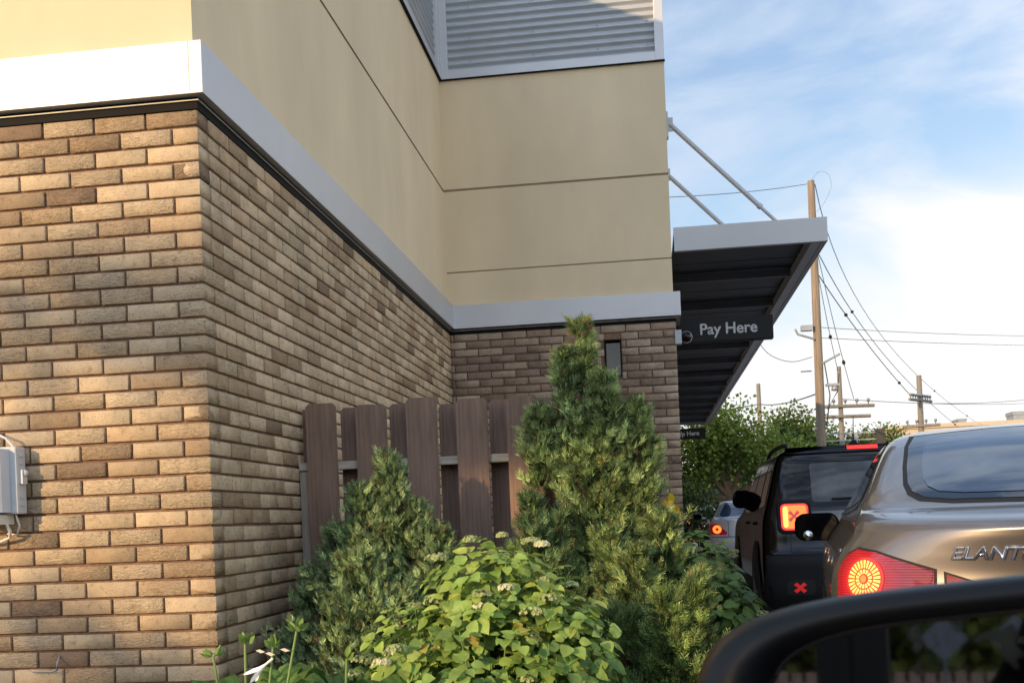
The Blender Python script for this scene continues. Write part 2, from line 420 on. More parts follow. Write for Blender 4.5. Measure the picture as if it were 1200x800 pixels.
def bricks(name, segs, parent):
    """segs: list of (frame origin, along, outward, s0, s1, z0, z1, thickness, colour). One brick each."""
    V = []; F = []; C = []
    b = 0.0016; jr = random.Random(3)
    for (o, al, ou, s0, s1, z0, z1, th, c) in segs:
        base = len(V)
        for (ins, dep) in ((b, 0.0), (0.0, -b), (0.0, -th)):
            for (s, z) in ((s0+ins, z0+ins), (s1-ins, z0+ins), (s1-ins, z1-ins), (s0+ins, z1-ins)):
                p = o + al*(s+jr.uniform(-.0009, .0009)) + ou*(dep+jr.uniform(-.0006, .0006)); V.append((p[0], p[1], z+jr.uniform(-.0009, .0009)))
        F.append((base, base+1, base+2, base+3)); C.append(c)
        for lay in (0, 4):
            for i in range(4):
                j = (i+1) % 4
                F.append((base+lay+i, base+lay+4+i, base+lay+4+j, base+lay+j)); C.append(c)
        F.append((base+8, base+11, base+10, base+9)); C.append(c)
    me = np_mesh(name, np.array(V), np.array(F), np.array(C))
    bm = bmesh.new(); bm.from_mesh(me); bmesh.ops.recalc_face_normals(bm, faces=bm.faces); bm.to_mesh(me); bm.free()
    return link(name, me, M['brick'], parent)

def building():
    t = thing('restaurant_building', 'tan brick and stucco restaurant building with grey metal band and corrugated roof screen', 'building', (-3, 6, 0))
    def P(o): o.parent = t; o.matrix_parent_inverse = Matrix.Translation((3, -6, 0)); return o
    rng = random.Random(5); j = 0.0055
    rows = int(BT/BH)+1
    z0 = BT - rows*BH
    X = Vector((1,0,0)); Y = Vector((0,1,0))
    segs1 = []; segs2 = []; segs3 = []; segs4 = []
    for r in range(rows):
        za, zb = z0+r*BH+j, z0+(r+1)*BH-j
        if zb < 0: continue
        A = r % 2 == 0
        dj = lambda: rng.uniform(-0.0012, 0.0012)
        # front face (normal -Y), s measured leftwards from the corner
        s = 0.0; first = True
        while s < 5.2:
            L = BL if (not first or A) else BL/2
            a, b_ = s + (0 if first else j), s + L - j
            th = 0.098 if first else 0.05
            segs1.append((Vector((CX, CY+dj(), 0)), -X, -Y, a, b_, za+dj(), zb+dj(), th, brick_colour(rng, 0)))
            s += L; first = False
        # side face (normal +X)
        s = 0.0 if not A else BL/2; first = not A
        while s < WY-CY-0.001:
            L = BL
            a, b_ = s + (0 if first else j), min(s + L - j, WY-CY-0.002)
            if first: a = 0.0005
            if b_-a > 0.02:
                segs2.append((Vector((CX+0.0003+dj(), CY, 0)), Y, X, a, b_, za+dj(), zb+dj(), 0.098 if first else 0.05, brick_colour(rng, 0)))
            s += L; first = False
        # recessed face (normal -Y), measured leftwards from its right corner
        s = 0.0; first = True
        while s < EX-CX-0.001:
            L = BL if (not first or A) else BL/2
            a, b_ = s + (0 if first else j), min(s + L - j, EX-CX-0.002)
            # narrow dark service opening
            xa, xb = EX-b_, EX-a
            WX0, WX1, WZ0, WZ1 = -0.345, -0.20, 2.28, 2.60
            if zb > WZ0 and za < WZ1 and xb > WX0 and xa < WX1:
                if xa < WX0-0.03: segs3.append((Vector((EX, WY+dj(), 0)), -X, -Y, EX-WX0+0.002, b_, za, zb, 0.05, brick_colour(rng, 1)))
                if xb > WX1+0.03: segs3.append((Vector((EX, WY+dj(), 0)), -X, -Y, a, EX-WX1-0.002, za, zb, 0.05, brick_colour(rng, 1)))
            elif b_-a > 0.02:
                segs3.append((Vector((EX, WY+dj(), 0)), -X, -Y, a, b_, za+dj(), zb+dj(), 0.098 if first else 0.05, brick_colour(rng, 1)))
            s += L; first = False
        # east face along the lane
        s = 0.0 if not A else BL/2; first = not A
        while s < 6.0:
            a, b_ = s + (0.0005 if first else j), s + BL - j
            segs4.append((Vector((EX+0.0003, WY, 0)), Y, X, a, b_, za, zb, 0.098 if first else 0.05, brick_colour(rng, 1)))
            s += BL; first = False
    bw = P(bricks('brick_wall', segs1+segs2, None)); P(bricks('brick_wall', segs3+segs4, None))
    mo = MB(); d = 0.013
    mo.box(-7, CX-d, CY+d, 12, 0, BT); mo.box(CX-d-0.001, -0.345, WY+d, 12, 0.0, BT-0.001)
    mo.box(-0.345, -0.20, WY+d, 12, 0.0, 2.28); mo.box(-0.345, -0.20, WY+d, 12, 2.60, BT-0.001); mo.box(-0.20, EX-d, WY+d, 12, 0, BT-0.001)
    mo.box(EX-2, EX-d, 12.0, 34, 0, BT-0.002)
    P(mo.build('mortar_backing', M['mortar']))
    # stucco upper wall, with recessed reveal lines built as real grooves
    S = 0.012   # stucco set back from brick face
    st = MB()
    tops = [BT, 3.955, 3.975, 4.915]
    for k in (0, 2):
        st.box(-7, CX-S, CY+S, 12, tops[k], tops[k+1])
    st.box(CX-S-0.002, EX-S, WY+S, 12, BT, 3.250); st.box(CX-S-0.002, EX-S, WY+S, 12, 3.262, 3.955); st.box(CX-S-0.002, EX-S, WY+S, 12, 3.975, 4.915)
    for k in (0, 2): st.box(EX-2, EX-S, 12, 34, tops[k], tops[k+1])
    P(st.build('stucco_wall', M['stucco']))
    g = MB()
    g.box(-6.99, CX-S-0.010, CY+S+0.010, 11.9, 3.94, 3.99); g.box(CX-S-0.02, EX-S-0.010, WY+S+0.010, 11.9, 3.94, 3.99)
    g.box(CX-S-0.02, EX-S-0.007, WY+S+0.007, 11.9, 3.24, 3.27)
    P(g.build('reveal_joint', M['joint']))
    # metal band: profile prism mitred at the corners
    FZ0, FZ1, pr = 2.762, 2.962, 0.045
    path = [(-7, CY), (CX, CY), (CX, WY), (EX, WY), (EX, 34)]
    def band(z0, z1, out, inn, m, name, bevel=0.0):
        b = MB(); n = len(path)
        def off(dd):
            return [(-7, CY-dd), (CX+dd, CY-dd), (CX+dd, WY-dd), (EX+dd, WY-dd), (EX+dd, 34)]
        A, B = off(out), off(inn)
        vs = []
        for i in range(n):
            vs += [(*A[i], z0), (*A[i], z1), (*B[i], z1), (*B[i], z0)]
        fs = []
        for i in range(n-1):
            for k in range(4):
                fs.append((i*4+k, i*4+(k+1) % 4, (i+1)*4+(k+1) % 4, (i+1)*4+k))
        fs += [(0,1,2,3), ((n-1)*4, (n-1)*4+3, (n-1)*4+2, (n-1)*4+1)]
        b.add(vs, fs); return P(b.build(name, m, bevel=bevel))
    fa = band(FZ0, FZ1, pr, -0.03, M['alu'], 'metal_band', 0.002)
    band(BT-0.003, FZ0-0.0005, 0.004, -0.03, M['darkmetal_shade'], 'drip_trim_shade')  # drip strip kept near-black to paint the shade below the band
    band(2.748, 2.752, 0.012, 0.0045, M['silver'], 'drip_edge')
    for x in (CX-0.008, -3.4):   # butt seams in the band
        sm = MB(); sm.box(x-0.0015, x+0.0015, CY-pr-0.0012, CY-pr+0.001, FZ0, FZ1); P(sm.build('band_seam', M['steel']))
    # corrugated roof screen
    zc0, zc1 = 4.92, 6.06
    def corr(axis, a, b, face, z0, z1, nm_, sgn):
        m = MB(); per = 0.067; N = int((z1-z0)/per*10); vs = []; 
        for i in range(N+1):
            z = z0 + (z1-z0)*i/N
            dd = 0.014*math.sin(2*math.pi*(z-z0)/per)
            if axis == 'x': vs += [(a, face-dd, z), (b, face-dd, z)]
            else: vs += [(face+dd, a, z), (face+dd, b, z)]
        m.add(vs, [(2*i, 2*i+1, 2*i+3, 2*i+2) for i in range(N)], smooth=True)
        return P(m.build(nm_, M['screen'], fix=False))
    corr('x', CX+0.06, EX-0.06, WY+0.03, zc0+0.05, zc1, 'corrugated_panel', 1)
    corr('y', CY+0.06, WY-0.06, CX-0.03, zc0+0.05, zc1, 'corrugated_panel', 1)
    corr('x', -7, CX-0.06, CY+0.03, zc0+0.05, zc1, 'corrugated_panel', 1)
    fr = MB()
    fr.box(CX+0.0, EX-0.012, WY-0.006, WY+0.05, zc0, zc0+0.075); fr.box(CX-0.003, CX+0.07, WY-0.010, WY+0.05, zc0+0.001, zc1)
    fr.box(EX-0.085, EX-0.008, WY-0.010, WY+0.06, zc0+0.001, zc1); fr.box(CX+0.02, EX-0.012, WY-0.008, WY+0.05, zc1-0.08, zc1)
    fr.box(CX-0.05, CX+0.006, CY, WY-0.001, zc0, zc0+0.075); fr.box(CX-0.05, CX+0.010, WY-0.09, WY-0.012, zc0+0.001, zc1)
    fr.box(CX-0.06, CX+0.010, CY-0.01, CY+0.07, zc0, zc1); fr.box(-7, CX-0.061, CY-0.006, CY+0.05, zc0, zc0+0.075)
    fr.box(CX-0.05, CX+0.006, CY+0.07, WY-0.09, zc1-0.08, zc1)
    fr.box(EX-0.06, EX-0.009, WY+0.061, 34, zc0, zc1)
    P(fr.build('screen_frame', M['alu'], bevel=0.003))
    fl = MB(); fl.box(CX-0.05, EX-0.004, WY-0.013, WY+0.02, zc0-0.008, zc0-0.001)
    P(fl.build('flashing', M['darkmetal_shade'])); fl = MB(); fl.box(CX-0.05, CX+0.0135, CY-0.013, WY-0.014, zc0-0.008, zc0-0.001)
    P(fl.build('flashing', M['darkmetal_shade']))
    for x in (-1.40, -0.85, -0.30, 0.12):
        for k in (1, 4, 8, 12):
            sc = MB(); sc.lathe((x, WY+0.013, zc0+0.08+k*0.067), [(0.006, 0), (0.006, -0.006), (0.0, -0.007)], 'y', 8); P(sc.build('screw', M['steel']))
    ro = MB(); ro.box(-7, CX-0.2, CY+0.2, 34, 4.93, 5.0); ro.box(CX-0.2, EX-0.2, WY+0.2, 34, 4.93, 5.0)
    ro.box(-7, CX-0.08, CY+0.08, CY+0.12, 5.0, 6.1); ro.box(CX-0.12, CX-0.08, CY+0.12, WY, 5.0, 6.1); ro.box(CX-0.12, EX-0.08, WY+0.1, WY+0.14, 5.0, 6.1)
    P(ro.build('roof', M['roofdark']))
    wd = MB(); wd.box(-0.344, -0.201, WY+0.07, WY+0.075, 2.281, 2.599)
    w = P(wd.build('window', M['windowdark']))
    wf = MB()
    wf.box(-0.343, -0.333, WY-0.002, WY+0.069, 2.281, 2.599); wf.box(-0.212, -0.202, WY-0.002, WY+0.069, 2.281, 2.599)
    wf.box(-0.3325, -0.2125, WY-0.001, WY+0.069, 2.588, 2.5985); wf.box(-0.3325, -0.2125, WY-0.001, WY+0.069, 2.2815, 2.292)
    o = wf.build('window_frame', M['darkmetal_shade']); o.parent = w
    # corner bead seam lines in stucco corner
    return t

def canopy():
    t = thing('canopy', 'flat grey metal canopy with dark underside over the drive-through windows', 'canopy', (EX, 9.3, 3.3))
    def P(o): o.parent = t; o.matrix_parent_inverse = Matrix.Translation((-EX, -9.3, -3.3)); return o
    y0, y1, x1, z0, z1 = 9.32, 27.6, 1.535, 3.310, 3.512
    f = MB(); f.box(EX+0.012, x1, y0, y0+0.05, z0, z1)
    f.box(x1-0.045, x1-0.0005, y0+0.051, y1, z0+0.001, z1-0.001); f.box(EX+0.012, x1, y1+0.001, y1+0.05, z0, z1)
    P(f.build('fascia', M['aluside'], bevel=0.003))
    d = MB()   # ribbed deck
    prof = []; y = y0+0.055; k = 0
    while y < y1-0.01:
        zz = z0+0.120 if k % 2 == 0 else z0+0.113
        prof.append((y, zz)); prof.append((min(y+0.30, y1), zz)); y += 0.33; k += 1
    vs = []
    for (yy, zz) in prof: vs += [(EX+0.01, yy, zz), (x1-0.047, yy, zz)]
    d.add(vs, [(2*i, 2*i+1, 2*i+3, 2*i+2) for i in range(len(prof)-1)])
    P(d.build('deck', M['deck'], fix=False))
    d2 = MB(); d2.box(EX+0.01, x1-0.047, y0+0.052, y1, z0+0.150, z0+0.156); P(d2.build('deck_top', M['aluside']))
    pb = MB(); y = y0+1.45
    n = 0
    while y < y1:
        P_ = MB(); P_.box(EX+0.015, x1-0.125, y, y+0.05, z0+0.035, z0+0.110)
        o = P_.build('purlin', M['deckrib'], bevel=0.004); P(o); y += 1.5; n += 1
    g = MB(); g.box(x1-0.12, x1-0.048, y0+0.053, y1-0.002, z0+0.004, z0+0.02); g.box(x1-0.125, x1-0.12, y0+0.053, y1-0.002, z0+0.004, z0+0.10)
    P(g.build('edge_beam', M['alu']))
    # stays
    for yy, xe in ((9.72, 1.27), (11.15, 1.27), (14.2, 1.27), (17.4, 1.27)):
        s = MB(); a = Vector((EX+0.03, yy, 4.52)); b = Vector((xe, yy, z1-0.01)); m_ = a.lerp(b, 0.76)
        s.tube([a, m_], 0.021, 10); s.tube([m_, b], 0.015, 10); s.tube([m_-(b-a)*0.01, m_+(b-a)*0.012], 0.026, 10)
        so = P(s.build('stay_rod', M['aluside']))
        br = MB(); br.box(EX-0.012, EX+0.012, yy-0.05, yy+0.05, 4.40, 4.62); br.box(EX+0.0119, EX+0.055, yy-0.008, yy+0.008, 4.46, 4.58)
        P(br.build('bracket', M['aluside'])); br = MB(); br.box(xe-0.06, xe+0.05, yy-0.03, yy+0.03, z1, z1+0.012)
        P(br.build('bracket', M['aluside'], bevel=0.002))
    return t

def text_mesh(s, size, depth, bold=0.0, shear=0.0, sx=1.0):
    cu = bpy.data.curves.new('txt', 'FONT'); cu.body = s; cu.size = size; cu.extrude = depth; cu.bevel_depth = bold; cu.bevel_resolution = 0
    cu.shear = shear; cu.align_x = 'CENTER'; cu.align_y = 'CENTER'; 
    o = bpy.data.objects.new('txt', cu); COL.objects.link(o)
    dg = bpy.context.evaluated_depsgraph_get()
    me = bpy.data.meshes.new_from_object(o.evaluated_get(dg))
    bpy.data.objects.remove(o)
    for v in me.vertices: v.co.x *= sx
    me.materials.clear()
    return me

def signs():
    for (nm_, txt, y, z, lab, w, tx, ts) in (
        ('hanging_sign', 'Pay Here', 9.86, 2.715, 'black sign lettered Pay Here hanging off the brick corner under the canopy', 0.86, 0.49, 0.142),
        ('hanging_sign', 'Pick Up Here', 22.0, 2.68, 'small far sign reading Up Here, seen past the wall edge above the trees', 0.86, 0.425, 0.125)):
        t = thing(nm_, lab, 'sign', (EX, y, z), group=None)
        b = MB(); b.box(0.02, w, -0.05, 0.05, -0.105, 0.105); b.build('panel', M['sign'], t, bevel=0.006)
        m = MB(); m.box(-0.012, 0.02, -0.04, 0.04, -0.08, 0.08); m.build('mounting_plate', M['steel'], t, bevel=0.002)
        me = text_mesh(txt, ts*0.97, 0.001, 0.0034, 0.0, 0.98)
        o = link('lettering', me, M['letters'], t, (tx-0.02, -0.053, 0.0)); o.rotation_euler = (R(90), 0, 0)
    # little camera / lamp on the corner
    t = thing('security_camera', 'small grey dome camera on the brick corner below the Pay Here sign', 'security camera', (EX, 9.345, 2.585))
    b = MB(); b.box(-0.012, 0.045, -0.055, 0.03, -0.06, 0.06); b.build('base_plate', M['steel'], t, bevel=0.004)
    b = MB(); b.lathe((0.085, -0.01, 0.0), [(0.0, -0.05), (0.025, -0.045), (0.042, -0.02), (0.045, 0.0), (0.045, 0.025), (0.0, 0.03)], 'y', 18); b.build('dome', M['glassdark'], t)
    b = MB(); b.lathe((0.085, -0.012, 0.0), [(0.046, -0.012), (0.050, -0.005), (0.050, 0.01), (0.046, 0.014)], 'y', 18); b.build('ring', M['plastic'], t)

def utility_box():
    t = thing('utility_box', 'grey plastic telecom box on the sunlit brick at the left edge', 'utility box', (-2.56, CY, 1.325))
    b = MB(); b.box(-0.10, 0.145, -0.075, -0.010, -0.125, 0.135); b.build('back_box', M['plastic'], t, bevel=0.006)
    b = MB(); b.prism([(-0.115, -0.074), (-0.115, -0.135), (-0.10, -0.15), (0.075, -0.15), (0.108, -0.118), (0.118, -0.074)], 'z', -0.118, 0.125)
    b.build('lid', M['plastic'], t, bevel=0.004)
    b = MB(); b.box(0.145, 0.160, -0.060, -0.028, -0.01, 0.045); b.lathe((0.160, -0.046, 0.032), [(0.0, -0.008), (0.012, -0.008), (0.014, 0), (0.012, 0.010), (0.0, 0.010)], 'y', 14)
    b.build('latch', M['plastic'], t)
    for z in (-0.09, -0.06, 0.07, 0.10): b = MB(); b.box(0.1445, 0.150, -0.058, -0.03, z-0.004, z+0.004); b.build('hinge_tab', M['plastic'], t)
    b = MB(); b.box(-0.03, 0.095, -0.12, -0.02, -0.165, -0.126); b.build('terminal_block', M['cable'], t, bevel=0.004)
    b = MB(); b.tube([(0.09,-0.07,-0.16),(0.10,-0.06,-0.19),(0.085,-0.04,-0.215),(0.02,-0.02,-0.235),(-0.10,-0.008,-0.25),(-0.35,-0.008,-0.26)], 0.006, 8); b.build('cable', M['cable'], t)
    b = MB(); b.tube([(0.12,-0.05,-0.128),(0.128,-0.04,-0.17),(0.11,-0.03,-0.205),(0.07,-0.03,-0.20)], 0.004, 8); b.build('cable', M['cable'], t)
    b = MB(); b.tube([(0.12,-0.05,0.136),(0.09,-0.05,0.17),(0.02,-0.03,0.20),(-0.10,-0.01,0.215),(-0.4,-0.01,0.22)], 0.005, 8)
    b.build('cable', M['cable'], t)
    b = MB(); b.tube([(-2.312, 3.999, 0.64), (-2.305, 3.97, 0.62), (-2.305, 3.965, 0.59), (-2.33, 3.972, 0.585), (-2.42, 3.99, 0.583)], 0.0035, 8)
    tag(b.build('cable_hook', M['steel']), 'thin metal wire hook in the lower left brickwork', 'wire hook')

def fence():
    t = thing('wooden_fence', 'brown board-on-board fence closing the brick corner behind the shrubs', 'fence', (-1.66, 5.1, 0.13))
    top = 1.68
    def board(x, w, y, tp, jit=0.0):
        b = MB(); c = 0.015; h = tp-0.17-0.13
        rng = random.Random(int(x*1000))
        tl = rng.uniform(-0.004, 0.004)
        b.prism([(0, 0.04), (w, 0.04), (w+tl, h+0.17-c), (w-c+tl, h+0.17), (c+tl, h+0.17), (tl, h+0.17-c)], 'y', 0, 0.018)
        return b.build('board', M['boards'], t, loc=(x+1.66, y-5.1, 0), bevel=0.002)
    x = -1.612
    for k in range(9):
        board(x, 0.143, 5.035, top+random.Random(k).uniform(-0.012, 0.012))
        board(x-0.099, 0.143, 5.140, top+random.Random(k+40).uniform(-0.015, 0.008))
        x += 0.2415
        if x > -0.25: break
    for z in (1.395, 0.55):
        b = MB(); b.box(-0.005, 1.36, -0.046, 0.039, z-0.02-0.13, z+0.018-0.13) if z > 1 else b.box(-0.005, 1.36, -0.046, 0.039, z-0.02-0.13, z+0.07-0.13)
        b.build('rail', M['railwood'], t, bevel=0.003)
    for x in (-0.002, 1.27):
        b = MB(); b.box(x, x+0.05, -0.043 if x < 0.5 else 0.045, 0.035 if x < 0.5 else 0.13, 0, 1.24); b.build('post', M['rawwood'], t, bevel=0.003)
    b = MB(); b.box(0.835, 0.86, 0.30, 0.33, 0, 1.5); b.build('post', M['rawwood'], t)
# ------------------------------------------------------------------ plants
def juniper_sprig(rng, n=16, L=1.0, ang=0.55, w=0.07):
    """feathery twig along +Y: n small scale-leaf blades in two ranks plus tip"""
    V = []; F = []
    for i in range(n):
        t = (i+0.5)/n*0.92; side = 1 if i % 2 else -1
        az = side*(1 if i % 3 else 0.3)*1.0
        l = (0.42*(1-t)+0.16)*rng.uniform(0.8, 1.2)
        d = Vector((math.sin(ang)*side, math.cos(ang), 0.45*math.sin(i*2.4)*math.sin(ang))).normalized()
        p = Vector((0, t*L, 0)); q = p + d*l; m = p + d*l*0.45
        nrm = d.cross(Vector((0, 0.3, 1))).normalized()*w*0.5*l/0.4
        b = len(V); V += [p, m+nrm, q, m-nrm]; F.append((b, b+1, b+2, b+3))
    b = len(V); V += [Vector((0, 0, 0)), Vector((w*0.3, L*0.5, 0)), Vector((0, L, 0)), Vector((-w*0.3, L*0.5, 0))]; F.append((b, b+1, b+2, b+3))
    b = len(V); V += [Vector((0, 0.1, 0)), Vector((0, L*0.5, w*0.4)), Vector((0, L*1.02, 0)), Vector((0, L*0.5, -w*0.4))]; F.append((b, b+1, b+2, b+3))
    return np.array([tuple(v) for v in V]), np.array(F)

def conifer(name, label, loc, heads, seed, base, tip, brown, sp=0.05, dens=1.0, blade=0.07, lean=0.9, trunks=None, group=None, out=0.7):
    """heads: list of (cx, cy, z0, z1, r, weight): each a spindle of foliage, coordinates relative to loc"""
    rng = np.random.default_rng(seed); pr = random.Random(seed)
    t = thing(name, label, 'juniper', loc, group=group)
    T, TF = juniper_sprig(pr, 9, 1.0, 0.62, blade)
    P = []; D = []; S = []; C = []
    wood = MB()
    for (hx, hy, z0, z1, r, wgt) in heads:
        H = z1-z0
        nb = int(105*wgt*dens)                     # branchlets per spindle
        wood.tube([(hx*0.3, hy*0.3, 0), (hx*0.7, hy*0.7, max(0.05, z0)), (hx, hy, z0+H*0.5), (hx, hy, z1-0.05)], [0.022, 0.018, 0.011, 0.003], 6)
        for k in range(nb):
            u = rng.random()**0.85
            prof = (math.sin(math.pi*min(1, (u*0.86+0.10)))**0.75)*(1-0.45*u) if u < 0.999 else 0
            zc = z0 + u*H
            az = rng.random()*2*math.pi
            rr = r*prof*(0.70+0.50*rng.random())*(1+0.26*math.sin(3*az+7*u+seed)+0.20*math.sin(13*u+az*2))
            root = np.array([hx, hy, zc-rr*0.75*lean]); end = np.array([hx+rr*math.cos(az), hy+rr*math.sin(az), zc])
            if pr.random() < 0.14: end = root + (end-root)*1.5
            if k % 3 == 0: wood.tube([root, (root+end)/2+np.array([0, 0, -0.01]), end], [0.005, 0.003, 0.0015], 4, cap=False)
            bd = end-root; bl = np.linalg.norm(bd); bd = bd/(bl+1e-9)
            tone = rng.normal()*0.18 + 1
            for m_ in range(20):
                s = 0.30 + 0.72*(m_/19.0)
                off = rng.normal(size=3)*(0.020-0.010*s)
                d = bd*out*1.3 + np.array([0, 0, 0.50]) + rng.normal(size=3)*0.36
                P.append(root + bd*bl*s + off); D.append(d); S.append(sp*(0.75+0.6*rng.random())*(1.15-0.3*(s < 0.5)))
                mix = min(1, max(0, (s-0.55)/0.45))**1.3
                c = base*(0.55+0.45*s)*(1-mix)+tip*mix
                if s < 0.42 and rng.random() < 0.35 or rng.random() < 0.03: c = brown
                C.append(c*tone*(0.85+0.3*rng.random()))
        # leader
        for m_ in range(int(60*wgt)):
            s = rng.random(); P.append(np.array([hx+rng.normal()*0.012, hy+rng.normal()*0.012, z1-0.16+s*0.15])); D.append(np.array([rng.normal()*0.35, rng.normal()*0.35, 1.0])); S.append(sp*(1.1-0.3*s)); C.append(tip*(0.9+0.2*rng.random()))
    P = np.array(P); D = np.array(D); S = np.array(S); C = np.array(C)
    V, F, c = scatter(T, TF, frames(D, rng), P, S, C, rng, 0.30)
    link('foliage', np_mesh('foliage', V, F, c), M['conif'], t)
    wood.build('trunk', M['bark'], t, fix=False)
    return t

def leaf_template(fold=0.18, droop=0.16, w=0.36):
    """ovate leaf along +Y, 3 cross rows, folded along the midrib, tip drooping"""
    rows = [(0.0, 0.02), (0.18, w*0.86), (0.42, w), (0.70, w*0.66), (0.90, w*0.22), (1.0, 0.0)]
    V = []; F = []
    for (y, hw) in rows:
        z = -droop*y*y
        V += [(-hw, y, z+fold*hw), (0, y, z), (hw, y, z+fold*hw)]
    for i in range(len(rows)-1):
        a = i*3; F += [(a, a+1, a+4, a+3), (a+1, a+2, a+5, a+4)]
    return np.array(V), np.array(F)

def floret_head(rng, n, r, flat=0.5):
    """panicle of tiny four-petalled florets: centres + outward dirs"""
    d = rng.normal(size=(n, 3)); d[:, 2] = np.abs(d[:, 2]); d /= np.linalg.norm(d, axis=1, keepdims=True)
    rr = r*(0.75+0.3*rng.random(n))
    p = d*rr[:, None]; p[:, 2] *= flat
    return p, d

def hydrangea(name, label, loc, blobs, seed, nleaf, lsize, cols, nflower, fr, fcol, group=None):
    """blobs: ellipsoids (cx,cy,cz,rx,ry,rz) that the leaf canopy follows"""
    rng = np.random.default_rng(seed); t = thing(name, label, 'shrub', loc, group=group)
    T, TF = leaf_template(0.22, 0.22, 0.42)
    tot = sum(b[3]*b[5] for b in blobs); P = []; D = []; S = []; C = []; UP = []; stems = MB(); tops = []
    for b in blobs:
        n = int(nleaf*b[3]*b[5]/tot); c0 = np.array(b[:3]); rad = np.array(b[3:])
        # clusters: whorls of leaves at shoot tips
        nc = max(4, n//7)
        for k in range(nc):
            v = rng.normal(size=3); v[2] = abs(v[2])*1.0 - 0.25; v /= np.linalg.norm(v)
            dep = 1-0.42*rng.random()**1.6
            q = c0 + v*rad*dep*(1+0.07*rng.normal())
            if dep > 0.93 and v[2] > -0.1: tops.append((q, v))
            if k % 3 == 0: stems.tube([c0*np.array([0.6, 0.6, 0])+np.array([0, 0, 0.02]), (c0+q)/2*np.array([1, 1, 0.8]), q], [0.006, 0.004, 0.002], 5, cap=False)
            ax = v*1.15+np.array([0, -0.15, 0.55]); ax /= np.linalg.norm(ax)
            tone = 1+0.16*rng.normal(); mixc = rng.random()
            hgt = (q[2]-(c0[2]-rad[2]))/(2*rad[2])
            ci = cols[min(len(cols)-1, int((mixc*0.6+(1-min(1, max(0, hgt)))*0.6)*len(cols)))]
            if rng.random() < 0.05: ci = np.array((0.42, 0.36, 0.08))
            for m_ in range(7):
                a = m_*2.4+rng.random()*0.6; sp = 1.05+0.25*rng.random()
                e1 = np.cross(ax, [0.3, 0.1, 1.0]); e1 /= np.linalg.norm(e1)+1e-9; e2 = np.cross(ax, e1)
                d = (e1*math.cos(a)+e2*math.sin(a))*sp + ax*0.35 + np.array([0, 0, -0.22]) + rng.normal(size=3)*0.12
                P.append(q+d*0.02 - ax*0.03*rng.random()); D.append(d); UP.append(ax+rng.normal(size=3)*0.15)
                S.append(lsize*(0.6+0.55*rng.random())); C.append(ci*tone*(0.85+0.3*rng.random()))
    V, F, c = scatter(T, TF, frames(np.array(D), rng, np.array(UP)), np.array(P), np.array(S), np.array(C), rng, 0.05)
    link('foliage', np_mesh('foliage', V, F, c, smooth=False), M['leaf'], t)
    stems.build('stem', M['stem'], t, fix=False)
    # flower heads, each its own part
    PT = np.array([(0, 0, 0), (0.5, 0.25, 0.08), (0, 1, 0.05), (-0.5, 0.25, 0.08)]); PF = np.array([(0, 1, 2, 3)])
    pr = random.Random(seed); tops.sort(key=lambda a: -a[0][2] + 0.9*a[0][1] + 0.35*pr.random())
    pick = tops[:max(1, int(len(tops)*0.85))]; pr.shuffle(pick)
    for k in range(min(nflower, len(pick))):
        q, v = pick[k]; r = fr*pr.uniform(0.6, 1.25); big = pr.random()
        p, d = floret_head(rng, 60, r)
        ps = []; ds = []
        for i in range(len(p)):
            e1 = np.cross(d[i], [0.1, 0.2, 1.0]); e1 /= np.linalg.norm(e1)+1e-9; e2 = np.cross(d[i], e1)
            for h in range(4):
                a = h*math.pi/2+i; ps.append(p[i]); ds.append(e1*math.cos(a)+e2*math.sin(a)+d[i]*0.35)
        ps = np.array(ps)+q+v*0.025+np.array([0, 0, 0.02]); ds = np.array(ds)
        ups = np.repeat(d, 4, 0)
        fc = np.array(fcol if big > 0.72 else (0.46, 0.52, 0.24)); r_sc = 1.15 if big > 0.72 else 0.8
        V, F, c = scatter(PT, PF, frames(ds, rng, ups), ps, np.full(len(ps), 0.0085), np.tile(fc, (len(ps), 1)), rng, 0.08)
        link('flower_head', np_mesh('flower_head', V, F, c), M['leaf'], t)
    return t

